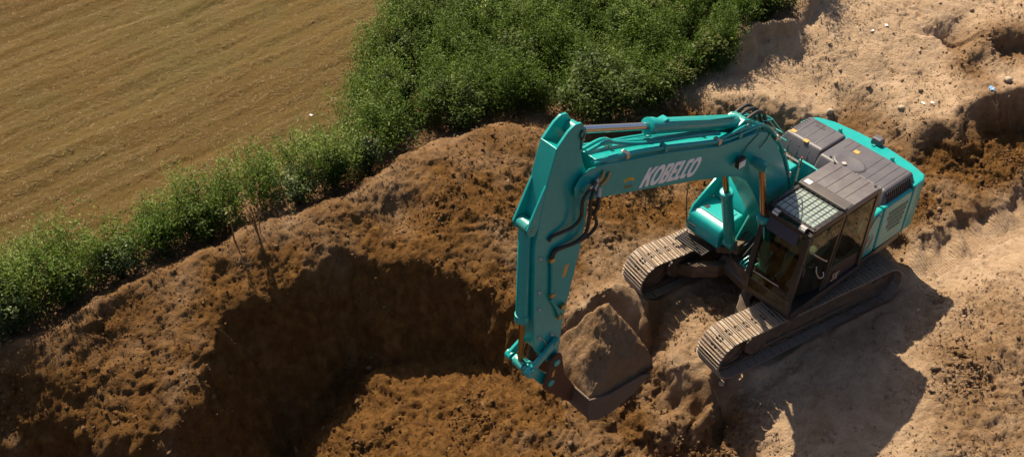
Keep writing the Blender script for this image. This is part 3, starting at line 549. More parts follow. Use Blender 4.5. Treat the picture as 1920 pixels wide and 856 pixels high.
M_PINK = mat("pinkish_decal", (.45, .22, .14), .5); M_BRASS = mat("brass_fitting", (.50, .33, .12), .35, .8, dust=.3); M_FIT = mat("steel_fitting", (.55, .50, .46), .4, .8, dust=.3)
M_LENS = mat("lamp_lens", (.75, .75, .72), .15); M_SEAT = mat("seat_cloth", (.05, .055, .05), .9)
def glass(name, tint, fac, rough=.03):
    m = bpy.data.materials.new(name); m.use_nodes = True; n = m.node_tree.nodes; l = m.node_tree.links; n.remove(n["Principled BSDF"])
    tr = n.new("ShaderNodeBsdfTransparent"); tr.inputs[0].default_value = (*tint, 1); gl = n.new("ShaderNodeBsdfGlossy"); gl.inputs["Roughness"].default_value = rough
    lw = n.new("ShaderNodeLayerWeight"); lw.inputs[0].default_value = .5; pw = n.new("ShaderNodeMath"); pw.operation = 'POWER'; pw.inputs[1].default_value = 4.0; l.new(lw.outputs["Facing"], pw.inputs[0])
    ma = n.new("ShaderNodeMath"); ma.operation = 'MULTIPLY_ADD'; ma.inputs[1].default_value = .45; ma.inputs[2].default_value = fac; l.new(pw.outputs[0], ma.inputs[0]); mx = n.new("ShaderNodeMixShader"); l.new(ma.outputs[0], mx.inputs[0]); l.new(tr.outputs[0], mx.inputs[1]); l.new(gl.outputs[0], mx.inputs[2])
    l.new(mx.outputs[0], n["Material Output"].inputs[0]); return m
M_GLASS = glass("tinted_glass", (.60, .66, .60), .04); M_SKYL = mat("dusty_sky_reflection_glass", (.27, .34, .31), .06, dust=.5, dustcol=(.42, .44, .38), dscale=7, spec=.8)  # skylight: pale base colour paints the sky's reflection into the opaque pane
ex = bpy.data.objects.new("excavator", None); COL.objects.link(ex); ex.rotation_euler = (0, 0, TRK); ex.location = (0, 0, -.05)
tag(ex, "teal crawler excavator with raised boom standing on the sandy pad", "excavator")
def up(mb, name, m, **k): return mb.build(name, m, ex, rz=TH, **k)

# ---- crawler tracks
TXF, TXR, TR = 1.78, -1.74, .46
per = 2*(TXF-TXR)+2*math.pi*(TR-.035); NSH = 50; pit = per/NSH; Rm = TR-.035
def path(s):
    s %= per; L1 = TXF-TXR; a = math.pi*Rm
    if s < L1: x = TXR+s; sag = -.012*math.sin(math.pi*s/L1*3)**2; return x, TR+Rm+sag, 0.0
    s -= L1
    if s < a: q = s/Rm; return TXF+Rm*math.sin(q), TR+Rm*math.cos(q), q
    s -= a
    if s < L1: return TXF-s, TR-Rm, math.pi
    q = (s-L1)/Rm; return TXR-Rm*math.sin(q), TR-Rm*math.cos(q), math.pi+q
b = MB(); p2 = pit/2-.006
for y0, y1 in ((-.30, -.075), (.075, .30)): b.box(-p2, p2, y0, y1, -.006, .010)
b.box(-p2, -p2+.045, -.075, .075, -.006, .010); b.box(p2-.045, p2, -.075, .075, -.006, .010); b.box(-.028, .028, -.02, .02, -.006, .010)
for gx_ in (-p2+.012, 0, p2-.022):
    b.prism([(gx_-.011, .0095), (gx_+.011, .0095), (gx_+.006, .036), (gx_-.006, .036)], -.298, .298)
for by in (-.19, -.13, .13, .19): b.box(-.05, -.025, by-.014, by+.014, .0097, .018); b.box(.03, .055, by-.014, by+.014, .0097, .018)
SHOE = b.mesh("shoe"); SHOE.materials.append(M_SHOE)
def wheel(r, w, hub):
    m = MB(); n = 20
    prof = [(0, -w/2), (r*.45, -w/2), (r*.5, -w/2+.03), (r*.82, -w/2+.03), (r*.86, -w/2), (r, -w/2), (r, w/2), (r*.86, w/2), (r*.82, w/2-.03), (r*.5, w/2-.03), (r*.45, w/2), (0, w/2)]
    V = [(q*math.cos(2*math.pi*k/n), y, q*math.sin(2*math.pi*k/n)) for q, y in prof for k in range(n)]
    F = [(i*n+k, i*n+(k+1) % n, (i+1)*n+(k+1) % n, (i+1)*n+k) for i in range(len(prof)-1) for k in range(n)]
    return m.add(V, F)
for side in (1, -1):
    yc = 1.16*side; c = MB(); N = 100
    for yy in (-.09, .09):                # link chain
        V = []; 
        for i in range(N):
            x, z, a = path(per*i/N)
            for off in (-.015, -.105):
                for dy in (-.03, .03): V.append((x+math.sin(a)*off, yc+yy+dy, z+math.cos(a)*off))
        F = []
        for i in range(N):
            j = (i+1) % N; q = lambda k, e: k*4+e
            F += [(q(i,0), q(j,0), q(j,1), q(i,1)), (q(i,2), q(i,3), q(j,3), q(j,2)), (q(i,0), q(i,2), q(j,2), q(j,0)), (q(i,1), q(j,1), q(j,3), q(i,3))]
        c.add(V, F)
    tr_ = c.build("crawler_track", M_STEEL, ex)
    tag(tr_, "near left track, half in the shadow of the cab" if side > 0 else "far right track with its front in full sun")
    for i in range(NSH):
        x, z, a = path(pit*(i+.3)); o = bpy.data.objects.new("shoe", SHOE); COL.objects.link(o); o.parent = tr_
        o.location = (x, yc, z); o.rotation_euler = (0, a, 0)
    f = MB(); f.prism([(-1.62, .22), (1.35, .22), (1.5, .36), (1.5, .56), (1.3, .70), (-1.45, .70), (-1.62, .5)], yc-.17, yc+.17)
    f.prism([(-1.3, .70), (1.2, .70), (1.1, .76), (-1.2, .76)], yc-.10, yc+.10)
    f.box(-1.0, 1.0, yc+side*.17, yc+side*.20, .30, .36)
    f.build("track_frame", M_STEEL, tr_, bevel=.02)
    for nm, xw, rw in (("idler_wheel", TXF, .34), ("sprocket", TXR, .34)):
        o = wheel(rw, .16 if nm[0] == 'i' else .30, .1).build(nm, M_STEEL, tr_, smooth=40); o.location = (xw, yc, TR)
    for k in range(7):
        o = wheel(.09, .30, .02).build("track_roller", M_STEEL, tr_, smooth=40); o.location = (-1.2+.4*k, yc, .20)
    for xw in (-.6, .6):
        o = wheel(.07, .26, .02).build("carrier_roller", M_STEEL, tr_, smooth=40); o.location = (xw, yc, .735)
cb = MB()
cb.prism([(-.62, .48), (.62, .48), (.70, .72), (.55, .86), (-.55, .86), (-.70, .72)], -.55, .55)
for s in (1, -1):                         # arched legs down to the track frames
    for xs_ in (1, -1):
        A = [(.62*xs_, .35*s, .80), (1.02*xs_, .62*s, .74), (1.12*xs_, 1.0*s, .55)]
        V = []; 
        for (x, y, z), wd in zip(A, (.34, .28, .24)):
            V += [(x-wd*.6, y, z), (x+wd*.6, y, z), (x+wd*.6, y, z-.30), (x-wd*.6, y, z-.30)]
        F = [(i*4+k, i*4+(k+1) % 4, (i+1)*4+(k+1) % 4, (i+1)*4+k) for i in range(2) for k in range(4)]+[(0,1,2,3), (8,11,10,9)]
        cb.add(V, F)
carb = cb.build("carbody", M_STEEL, ex, bevel=.025)
MB().tube([(.88+.05*math.cos(a), .42, .70+.05*math.sin(a)) for a in np.linspace(0, 2*math.pi, 13)], .014, 6).build("tow_eye", M_FIT, carb, smooth=60)
m_ = MB(); m_.tube([(0, 0, .84), (0, 0, 1.02)], .68, 32); m_.build("swing_bearing", M_STEEL, ex, smooth=40)

# ---- revolving deck
d = MB(); d.zprism([(1.05, .40), (1.05, 1.42), (-2.3, 1.30), (-2.3, -1.34), (.62, -1.38), (.70, -.62), (.45, -.35), (.45, .40)], 1.0, 1.16)
deck = up(d, "deck", M_BLACK, bevel=.015)
for s in (-.20, .20):                     # boom foot brackets
    MB().prism([(-.75, 1.15), (.62, 1.15), (.50, 1.45), (.18, 1.92), (-.10, 1.95), (-.35, 1.5)], s*1.9-.02, s*1.9+.02).build("boom_bracket", M_TEALD, deck, bevel=.008)
g = MB()
for k in range(6): g.box(.72+.055*k, .745+.055*k, -1.36, -.72, 1.03, 1.07)
g.box(.70, 1.03, -1.38, -1.355, 1.02, 1.075); g.box(.70, 1.03, -.725, -.70, 1.02, 1.075)
g.build("step_grating", M_BLACK, deck)
# hoses and valves at the boom foot
for k in range(7):
    y = -.52+.13*k
    P = spline([(.50, y, 1.16), (.58, y+.03, 1.22+.05*(k % 3)), (.42, y*.8+.02, 1.36), (.25, y*.6, 1.5)], 5)
    MB().tube(P, .017, 7).build("hydraulic_hose", M_RUBBER, deck, smooth=60)
for k in range(4):
    MB().tube(spline([(.70, .0+.09*k, 1.12), (.78, .0+.07*k, 1.24), (.60, .03+.08*k, 1.32)], 4), .016, 6).build("control_pipe", M_TEAL, deck, smooth=60)
b = MB(); b.box(.35, .62, -.42, -.22, 1.16, 1.40); b.box(.40, .58, .05, .30, 1.16, 1.34); b.build("valve_block", M_STEEL, deck, bevel=.02)

# ---- right hand tool box and tank
b = MB(); b.prism([(.76, 1.16), (.80, 1.30), (.72, 1.55), (.62, 1.62), (.10, 1.64), (.10, 1.16)], -1.37, -.58)
box_ = up(b, "tool_box", M_TEAL, bevel=.035, segs=3)
MB().box(.69, .695, -1.2, -1.02, 1.30, 1.42)
lid = MB(); lid.box(.16, .56, -1.28, -.68, 1.62, 1.648); lid.build("box_lid", M_TEAL, box_, bevel=.012)
MB().box(.40, .50, -1.22, -1.14, 1.645, 1.658).build("latch", M_BLACK, box_, bevel=.004)
vb = MB()
for k in range(4): vb.box(.70, .800-.002*k, -1.31+0*k, -1.13, 1.25+.035*k, 1.265+.035*k)
vb.build("front_vent", M_BLACK, box_)
b = MB(); b.prism([(.08, 1.16), (.08, 1.66), (-.16, 2.02), (-.24, 2.06), (-1.40, 2.06), (-1.40, 1.16)], -1.36, -.60)
tank = up(b, "fuel_tank", M_TEAL, bevel=.04, segs=3)
MB().tube([(-.6, -1.15, 2.05), (-.6, -1.15, 2.10)], .07, 14).build("filler_cap", M_BLACK, tank, smooth=40)
b = MB(); b.box(-.95, -.30, -1.20, -.75, 2.058, 2.068); b.build("tread_plate", M_ROOF, tank)
MB().prism([(.70, 1.40), (.60, 1.62), (.10, 1.70), (-.05, 2.06), (.30, 2.02), (.66, 1.70), (.80, 1.42)][:0]+[(.74, 1.50), (.66, 1.68), (.06, 2.06), (-.20, 2.07), (.05, 1.64), (.58, 1.60)], -1.385, -1.335).build("side_fence", M_TEAL, tank, bevel=.012)
mr_ = MB(); mr_.tube([(.74, -1.37, 1.18), (.95, -1.30, 2.05), (1.12, -1.16, 2.55)], .013, 6)
up(mr_, "mirror_stay", M_BLACK, smooth=60)
# centre walls between tank and cab
b = MB(); b.box(-1.46, -1.40, -.62, .36, 1.16, 2.18); b.box(-1.42, -.9, -.60, .36, 1.16, 1.42)
up(b, "engine_bulkhead", M_TEAL, bevel=.012)
b = MB(); b.box(-1.05, -.80, -.50, -.22, 1.42, 1.50); up(b, "pale_cover_plate", M_WHITE, bevel=.01)
b = MB()
p0, p1 = Vector((-1.30, -.52, 1.5)), Vector((-.98, -.30, 2.62))
mk = None
for k, mm in ((0, M_REDP), (1, M_WHITE), (2, M_REDP)):
    a, c = p0.lerp(p1, (0, .33, .72)[k]), p0.lerp(p1, (.33, .72, 1)[k]); t = MB().tube([a, c], .016, 8)
    if mk is None: mk = t.build("marker_pole", mm, ex, rz=TH, smooth=60)
    else: t.build("pole_band", mm, mk, smooth=60)

# ---- engine hood, side panels, counterweight
def rounded_block(x0, x1, y0, y1, z0, z1, tx0=.08, tx1=.05, ty=.1, ty1=None):
    ty1 = ty if ty1 is None else ty1
    m = MB(); v = []
    for z, i in ((z0, 0), (z0+(z1-z0)*.55, .35), (z1, 1)):
        v += [(x0+tx1*i, y0+ty*i, z), (x1-tx0*i, y0+ty*i, z), (x1-tx0*i, y1-ty1*i, z), (x0+tx1*i, y1-ty1*i, z)]
    f = [(0,3,2,1), (8,9,10,11)]+[(r*4+k, r*4+(k+1) % 4, r*4+4+(k+1) % 4, r*4+4+k) for r in (0, 1) for k in range(4)]
    return m.add(v, f)
hood = up(rounded_block(-2.46, -1.52, -1.28, -.325, 2.06, 2.43, .16, .04, .10, .01), "engine_hood", M_GREY, bevel=.05, segs=4)
h2 = rounded_block(-2.46, -1.40, -.310, 1.26, 2.06, 2.43, .16, .04, .01, .10).build("hood_panel", M_GREY, hood, bevel=.05, segs=4)
for y in (-1.02, -.80, -.56): MB().tube([(-2.36, y, 2.427), (-1.72, y, 2.427), (-1.60, y, 2.30), (-1.535, y, 2.12)], .012, 6).build("hood_rib", M_GREY, hood, smooth=60)
for y in (.55, .72, .90, 1.06): MB().tube([(-2.36, y, 2.427), (-1.52, y, 2.427)], .012, 6).build("hood_rib", M_GREY, hood, smooth=60)
for y in (-.12, .02): MB().tube([(-2.36, y, 2.427), (-2.05, y, 2.427)], .012, 6).build("hood_rib", M_GREY, hood, smooth=60)
MB().box(-1.512, -1.45, -1.26, 1.22, 2.03, 2.06).build("hood_lip", M_ROOF, hood)
# oval dish moulded in the hood
n = 28; V = []; F = []
for q, (rr, zz) in enumerate(((1.06, 2.425), (1.0, 2.448), (.86, 2.448), (.6, 2.433), (.0, 2.431))):
    for k in range(n): a = 2*math.pi*k/n; V.append((-1.74+.21*rr*math.cos(a), .24+.33*rr*math.sin(a), zz))
for q in range(4): F += [(q*n+k, q*n+(k+1) % n, (q+1)*n+(k+1) % n, (q+1)*n+k) for k in range(n)]
MB().add(V, F).build("hood_dish", M_GREY, hood, smooth=80)
MB().tube([(-1.62, .20, 2.43), (-1.62, .20, 2.47)], .045, 12).build("hood_latch", M_FIT, hood, smooth=40)
s = MB()
for k in range(7): s.box(-2.30+.075*k, -2.275+.075*k, -1.175, -1.10, 2.418, 2.432)
s.build("vent_slots", M_RUBBER, hood)
s = MB()
for r_ in range(2):
    for k in range(5): s.box(-2.36+.09*r_, -2.30+.09*r_, -.98+.045*k+.06*r_, -.955+.045*k+.06*r_, 2.418, 2.433)
s.build("vent_slots", M_RUBBER, hood)
s = MB()
for r_ in range(2):
    for k in range(13):
        x = -2.30+.058*k; y0 = 1.168+.047*r_; z0_ = 2.37-.125*r_
        s.add([(x, y0, z0_), (x+.03, y0, z0_), (x+.03, y0+.047, z0_-.115), (x, y0+.047, z0_-.115), (x, y0+.03, z0_+.012), (x+.03, y0+.03, z0_+.012), (x+.03, y0+.075, z0_-.105), (x, y0+.075, z0_-.105)], [(0,1,2,3), (4,7,6,5), (0,4,5,1), (1,5,6,2), (2,6,7,3), (3,7,4,0)])
s.build("side_grille", M_RUBBER, hood)
for x, y in ((-1.75, -1.08), (-1.68, -.72), (-2.12, .12)):
    MB().box(x-.045, x+.045, y-.05, y+.05, 2.425, 2.438).build("orange_label", M_ORANGE, hood)
for x, y in ((-1.78, -1.16), (-1.62, -.10), (-1.55, .98)): MB().tube([(x, y, 2.42), (x, y, 2.455)], .022, 8).build("hood_stud", M_RUBBER, hood, smooth=40)
# counterweight: curved tail
arc = [(-2.30, 1.335), (-2.62, 1.32), (-2.76, 1.24), (-2.86, .9), (-2.93, .4), (-2.95, 0), (-2.93, -.4), (-2.86, -.9), (-2.72, -1.22), (-2.56, -1.33), (-2.30, -1.345)]
cwm = MB(); lv = [(1.08, .90), (1.20, .97), (1.7, 1.0), (2.16, 1.0), (2.26, .985)]; V = []
for z, k in lv: V += [(-2.30+(x+2.30)*k, y*(1 if k > .95 else .97), z) for x, y in arc]
n = len(arc); F = [(r*n+k, r*n+k+1, (r+1)*n+k+1, (r+1)*n+k) for r in range(len(lv)-1) for k in range(n-1)]
F += [tuple(range(n))[::-1], tuple((len(lv)-1)*n+k for k in range(n))]+[(r*n+n-1, r*n, (r+1)*n, (r+1)*n+n-1) for r in range(len(lv)-1)]
cwt = up(cwm.add(V, F), "counterweight", M_TEAL, bevel=.045, segs=3)
for y in (-.60, .60): MB().prism([(-2.66, 2.25), (-2.54, 2.25), (-2.58, 2.36), (-2.63, 2.36)], y-.025, y+.025).build("lifting_eye", M_TEALD, cwt, bevel=.008)
b = rounded_block(-2.96, -2.78, -.03, .20, 2.26, 2.40, .02, .02, .02); b.build("rear_camera", M_GREY, cwt, bevel=.03, segs=3)
MB().box(-2.80, -2.72, .06, .11, 2.258, 2.28).build("camera_bracket", M_TEALD, cwt)
# left side panels
b = MB(); b.box(-2.30, -1.42, 1.18, 1.325, 1.17, 2.20); sp = up(b, "side_panel", M_TEAL, bevel=.05, segs=3)
b = MB(); b.prism([(-1.405, 1.17), (-1.405, 2.19), (-1.05, 2.16), (-.93, 2.02), (-.88, 1.6), (-.88, 1.17)], 1.18, 1.322); b.build("front_side_panel", M_TEAL, sp, bevel=.05, segs=3)
for r_ in range(5):
    s = MB(); nn = (14, 14, 12, 12, 9)[r_]
    for k in range(nn): x = -2.20+.043*k+(.02*r_ if r_ < 4 else .10); s.prism([(x, 2.00-.11*r_), (x+.022, 2.00-.11*r_), (x+.012, 1.91-.11*r_), (x-.010, 1.91-.11*r_)], 1.31, 1.3275)
    s.build("vent_row", M_RUBBER, sp)
P = spline([(-1.33, 1.325, 2.05), (-1.27, 1.327, 2.12), (-1.15, 1.327, 2.08), (-1.05, 1.327, 1.85), (-.99, 1.327, 1.5), (-.98, 1.327, 1.2)], 6)
MB().tube(P, .007, 6).build("panel_pinstripe", M_GREY, sp, smooth=60)
for a, c in (((-.97, 2.02), (-.905, 1.62)), ((-.905, 1.62), (-.80, 1.30))):
    MB().add([(a[0], 1.331, a[1]), (a[0]+.05, 1.331, a[1]+.0), (c[0]+.03, 1.331, c[1]), (c[0], 1.331, c[1])], [(0,1,2,3)]).build("white_swoosh", M_WHITE, sp)
for rr in (1.0, .72, .45):
    MB().tube([(-1.13+.12*rr*math.cos(a)-.05*rr*math.sin(a), 1.322, 1.50+.20*rr*math.sin(a)) for a in np.linspace(0, 2*math.pi*.85, 22)], .007, 5).build("oval_emblem", M_PINK, sp, smooth=60)
for k in range(3): MB().box(-1.75-.17*k, -1.62-.17*k, 1.318, 1.3262, 1.30, 1.325).build("side_lettering_strip", M_PINK if k else M_TEALD, sp)

# ---- cab
CF = [(1.12, 1.22), (1.15, 1.55), (.97, 2.86), (.86, 2.95)]; CY0, CY1 = .42, 1.40
cabm = MB(); 
for y in (CY0, CY1):
    sgn = 1 if y > 1 else -1
    def bm(a, c, w_=.085, h_=.085): cabm.beam((a[0], y-.04*sgn, a[1]), (c[0], y-.04*sgn, c[1]), w_, h_, (0, 1, 0))
    bm(CF[0], CF[1]); bm(CF[1], CF[2], .085, .10); bm(CF[2], CF[3]); bm((.88, 2.93), (-.86, 2.93), .10, .10); bm((-.86, 2.93), (-.82, 1.2), .10, .12)
    bm((1.10, 1.20), (-.82, 1.20), .10, .16)
for x, z in ((1.10, 1.20), (1.12, 1.62), (.96, 2.88), (-.84, 2.92), (-.82, 1.25)):
    cabm.beam((x, CY0, z), (x, CY1, z), .08 if z != 1.62 else .025, .09 if z != 1.62 else .03)
for a, c in (((-.04, 2.90), (.16, 1.22)), ((.06, 2.90), (.26, 1.22))): cabm.beam((a[0], CY1-.03, a[1]), (c[0], CY1-.03, c[1]), .07, .06, (0, 1, 0))
cabm.box(-.80, 1.06, CY0+.02, CY1-.02, 1.16, 1.24)
cabm.box(-.84, .15, CY0+.03, CY0+.06, 1.2, 1.75); cabm.box(-.845, -.82, CY0, CY1, 1.2, 1.9)
cabm.prism([(-.82, 1.2), (.24, 1.2), (.20, 1.66), (-.80, 1.72)], CY1-.05, CY1-.02)
cabm.prism([(1.13, 1.22), (1.155, 1.50), (1.165, 1.50), (1.14, 1.20)], CY0, CY1)
cab = up(cabm, "cab", M_BLACK, bevel=.012)
def pane(name, pts, m=M_GLASS, th=.006):
    a, b_, c = [Vector(p) for p in pts[:3]]; nn = (b_-a).cross(c-a).normalized()*th; k = len(pts)
    return MB().add([Vector(p)-nn for p in pts]+[Vector(p)+nn for p in pts], [tuple(range(k))[::-1], tuple(range(k, 2*k))]+[(i, (i+1) % k, k+(i+1) % k, k+i) for i in range(k)]).build(name, m, cab)
pane("windscreen", [(1.125, CY0+.07, 1.66), (1.125, CY1-.07, 1.66), (.975, CY1-.07, 2.80), (.975, CY0+.07, 2.80)])
pane("lower_windscreen", [(1.145, CY0+.07, 1.50), (1.145, CY1-.07, 1.50), (1.125, CY1-.07, 1.61), (1.125, CY0+.07, 1.61)])
pane("door_window", [(1.08, CY1, 1.62), (.27, CY1, 1.36), (.10, CY1, 2.84), (.90, CY1, 2.84)])
pane("rear_side_window", [(.10, CY1, 1.75), (-.76, CY1, 1.60), (-.80, CY1, 2.84), (.00, CY1, 2.84)])
pane("right_window", [(1.08, CY0, 1.62), (-.76, CY0, 1.80), (-.80, CY0, 2.84), (.90, CY0, 2.84)])
pane("rear_window", [(-.84, CY0+.08, 1.92), (-.84, CY1-.08, 1.92), (-.86, CY1-.08, 2.84), (-.86, CY0+.08, 2.84)])
MB().prism([(1.155, 1.26), (1.175, 1.27), (1.15, 1.62), (1.13, 1.62)], CY0+.1, CY1-.1).build("front_kick_panel", M_GLASS, cab)
MB().beam((1.16, CY0+.12, 1.66), (1.15, CY1-.30, 1.68), .012, .02).build("wiper", M_FIT, cab)
MB().prism([(.985, 2.82), (.975, 2.825), (1.02, 2.58), (1.03, 2.575)], CY0+.12, CY1-.22).build("sun_visor", mat("visor_film", (.045, .05, .075), .35), cab)
# roof
rf = MB(); rf.prism([(.10, 2.95), (.12, 3.02), (.04, 3.05), (-.80, 3.03), (-.92, 2.98), (-.92, 2.92), (.10, 2.92)], CY0-.02, CY1+.03)
roof = rf.build("roof", M_ROOF, cab, bevel=.03, segs=3)
for y in (.62, .82, 1.02, 1.20): MB().tube([(-.02, y, 3.047), (-.82, y, 3.030)], .010, 6).build("roof_rib", M_ROOF, roof, smooth=60)
MB().box(-.10, .135, CY0-.005, CY1+.012, 3.0, 3.058).build("roof_band", M_BAND, roof, bevel=.02)
MB().box(-.05, .06, .47, .60, 3.057, 3.064).build("white_label", M_WHITE, roof)
for x, y in ((-.80, .48), (-.80, 1.34)): MB().tube([(x, y, 3.02), (x, y, 3.055)], .022, 8).build("roof_plug", M_RUBBER, roof, smooth=40)
b = MB(); b.box(.08, .90, CY0, CY0+.07, 2.95, 3.0); b.box(.08, .90, CY1-.06, CY1+.01, 2.95, 3.0); b.box(.84, .93, CY0, CY1, 2.95, 3.0)
b.build("skylight_frame", M_BLACK, cab, bevel=.012)
MB().box(.12, .84, CY0+.07, CY1-.06, 2.962, 2.972).build("skylight", M_SKYL, cab)
for k in range(8): y = CY0+.09+.107*k; MB().tube([(.90, y, 3.00), (.80, y, 3.035), (.20, y, 3.045), (.11, y, 3.04)], .0065, 6).build("guard_bar", M_BLACK, cab, smooth=60)
for k in range(4): x = .24+.16*k; MB().tube([(x, CY0+.03, 3.035), (x, CY1-.03, 3.035)], .0065, 6).build("guard_bar", M_BLACK, cab, smooth=60)
for y in (.66, 1.22):
    l_ = rounded_block(.93, 1.02, y-.075, y+.075, 2.945, 3.01, .01, .01, .01).build("work_lamp", M_BLACK, cab, bevel=.012); MB().box(1.015, 1.028, y-.06, y+.06, 2.955, 3.0).build("lens", M_LENS, l_); MB().box(.94, 1.01, y-.06, y+.06, 3.009, 3.016).build("lamp_top", M_FIT, l_)
MB().tube(spline([(.86, CY1+.02, 2.52), (.84, CY1+.075, 2.48), (.45, CY1+.075, 2.12), (.36, CY1+.02, 2.06)], 4), .013, 7).build("grab_handle", M_FIT, cab, smooth=60)
MB().tube(spline([(.62, CY1+.02, 2.06), (.66, CY1+.06, 1.98), (.52, CY1+.06, 1.76), (.40, CY1+.06, 1.72), (.36, CY1+.02, 1.78)], 4), .012, 7).build("door_handle", M_FIT, cab, smooth=60)
MB().tube([(1.0, CY1-.02, 2.3), (1.12, CY1+.10, 2.34), (1.14, CY1+.11, 2.2)], .012, 6).build("mirror_arm", M_BLACK, cab, smooth=60)
MB().tube([(.9, CY0-.03, 2.95), (1.05, CY0-.05, 3.02), (1.02, CY0-.06, 2.8)], .010, 6).build("cab_cable", M_RUBBER, cab, smooth=60)
def letters(outs, org, u, v, y, m, parent, name_, sc, shear):
    for nm, loops in outs:
        cu = bpy.data.curves.new(nm, 'CURVE'); cu.dimensions = '2D'; cu.fill_mode = 'BOTH'
        for lp in loops:
            sp_ = cu.splines.new('POLY'); sp_.points.add(len(lp)-1); sp_.use_cyclic_u = True
            for q, (a, c) in zip(sp_.points, lp): q.co = (a+c*shear, c, 0, 1)
        cu.extrude = .004/sc
        tmp = bpy.data.objects.new("tmp", cu); COL.objects.link(tmp); dg = bpy.context.evaluated_depsgraph_get(); dg.update()
        me = bpy.data.meshes.new_from_object(tmp.evaluated_get(dg)); bpy.data.objects.remove(tmp)
        for vt in me.vertices:
            a, c, e = vt.co*sc; vt.co = (org[0]+u[0]*a+v[0]*c, y+e, org[1]+u[1]*a+v[1]*c)
        me.name = name_; link(name_, me, m, parent)
def ring(cx_, w_, h_, k=28, p=2.4): return [(cx_+w_/2*math.copysign(abs(math.cos(a))**(2/p), math.cos(a)), .5+h_/2*math.copysign(abs(math.sin(a))**(2/p), math.sin(a))) for a in [2*math.pi*i/k for i in range(k)]]
# faint lettering on the lower rear of the cab side
letters([('S', [[(0,0),(.5,0),(.55,.1),(.55,.5),(.18,.62),(.18,.82),(.55,.82),(.55,1),(.05,1),(0,.9),(0,.55),(.37,.42),(.37,.18),(0,.18)]]), ('K', [[(.7,0),(.88,0),(.88,.4),(1.1,0),(1.32,0),(1.02,.5),(1.3,1),(1.08,1),(.88,.62),(.88,1),(.7,1)]])],
        (.02, 1.33), (-.82, -.10), (-.05, 1), CY1+.012, M_FIT, cab, "side_letter", .17, .25)

# ---- boom
BW = .24
boom_prof = [(5.22, 5.58), (5.05, 5.66), (4.83, 5.61), (3.49, 5.18), (2.25, 4.71), (1.61, 4.59), (1.28, 4.53), (1.06, 4.43), (.78, 4.10), (.49, 3.65), (.20, 3.05), (-.05, 2.32), (-.12, 1.9), (-.02, 1.72), (.18, 1.70), (.40, 1.95), (.75, 2.55), (1.21, 3.33), (1.40, 3.60), (1.64, 3.81), (2.0, 3.985), (2.79, 4.30), (3.99, 4.74), (4.95, 5.08), (5.15, 5.15), (5.30, 5.28), (5.32, 5.45)]
k_ = [p for p in boom_prof if p[0] < 4.7]; 
bm_ = MB(); bm_.prism(k_[:0]+[(4.78, 5.595)]+[p for p in boom_prof[3:23]]+[(4.86, 5.05)], -BW+.012, BW-.012)
for s in (1, -1): bm_.prism(boom_prof, s*(BW-.0)-.022*(s > 0)-.0*(s < 0), s*BW+.022*(s < 0))
boom = up(bm_, "boom", M_TEAL, bevel=.018, segs=3)
MB().tube([(5.12, -.30, 5.38), (5.12, .30, 5.38)], .085, 18).build("boom_tip_pin", M_TEALD, boom, smooth=40)
MB().tube([(.10, -.36, 1.86), (.10, .36, 1.86)], .10, 18).build("foot_pin", M_TEALD, boom, smooth=40)
for s in (-.13, .13): MB().prism([(1.15, 4.45), (2.05, 4.60), (1.75, 4.80), (1.58, 4.86), (1.44, 4.80), (1.25, 4.55)], s-.025, s+.025).build("cylinder_lug", M_TEAL, boom, bevel=.015)
MB().tube([(1.56, -.20, 4.74), (1.56, .20, 4.74)], .055, 14).build("lug_pin", M_TEALD, boom, smooth=40)
def off(o_, pts): return [(x, o_, z) for x, z in pts]
topl = [(4.86, 5.66), (4.3, 5.49), (3.49, 5.225), (2.25, 4.755), (1.75, 4.655), (1.30, 4.61), (1.02, 4.47), (.74, 4.13), (.45, 3.69), (.16, 3.08), (-.09, 2.35)]
for y, r_, lift in ((.205, .026, .03), (.155, .020, .025), (-.205, .026, .03), (-.155, .020, .025)):
    P = [(x-.35*lift*(i > 6), y, z+lift) for i, (x, z) in enumerate(topl)]
    P = [(4.92 if y > 0 else 4.95, y*.9, 5.75 if y < 0 else 5.66)]+P[1:]
    MB().tube(spline(P, 3), r_, 8).build("boom_pipe", M_TEAL, boom, smooth=60)
for y, z_ in ((.06, .16), (-.02, .13)):
    MB().tube(spline([(4.95, y, 5.80), (4.6, y, 5.80), (4.35, y*.5, 5.66), (3.9, y, 5.42+.03), (3.3, y+.02, 5.24), (2.6, y+.02, 5.0), (2.1, y+.02, 4.80)], 4), .03, 8).build("arm_cylinder_pipe", M_TEAL, boom, smooth=60)
for i in (1, 2, 3, 4, 7, 8, 9):
    x, z = topl[i]
    for s in (1, -1): MB().box(x-.035, x+.035, s*.18-.065, s*.18+.065, z-.02, z+.075).build("pipe_clamp", M_FIT if i % 2 else M_TEALD, boom, bevel=.008)
for k in range(3):                        # rubber hoses arching over the boom's knee
    y = -.15+.12*k
    MB().tube(spline([(1.50, y, 4.76), (1.40, y, 4.80+.03*(k % 2)), (1.20, y+.01, 4.82), (1.04, y+.01, 4.70), (.94, y, 4.50), (.80, y, 4.22)], 5), .030, 8).build("boom_hose", M_RUBBER, boom, smooth=60)
for k in range(3):
    MB().tube(spline([(2.3, .17+.02*k, 4.80), (1.7, .20, 4.74+.03*k), (1.2, .19-.06*k, 4.62), (.86, .17-.06*k, 4.30), (.55, .15-.06*k, 3.90), (.24, .12-.06*k, 3.3), (.0, .10-.06*k, 2.6)], 4), .018, 7).build("boom_pipe", M_TEAL, boom, smooth=60)
for k, (x, z) in enumerate(((.74, 4.16), (.60, 3.95), (.34, 3.55), (.22, 3.3), (.05, 2.9))): MB().tube([(x-.03, .16, z+.03), (x+.0, .10, z+.07), (x-.03, .0, z+.05)], .030, 7).build("pipe_joint", M_FIT, boom, smooth=60)
hx_ = [(1.05, 4.48), (.80, 4.40), (.42, 3.95), (.25, 3.70)]
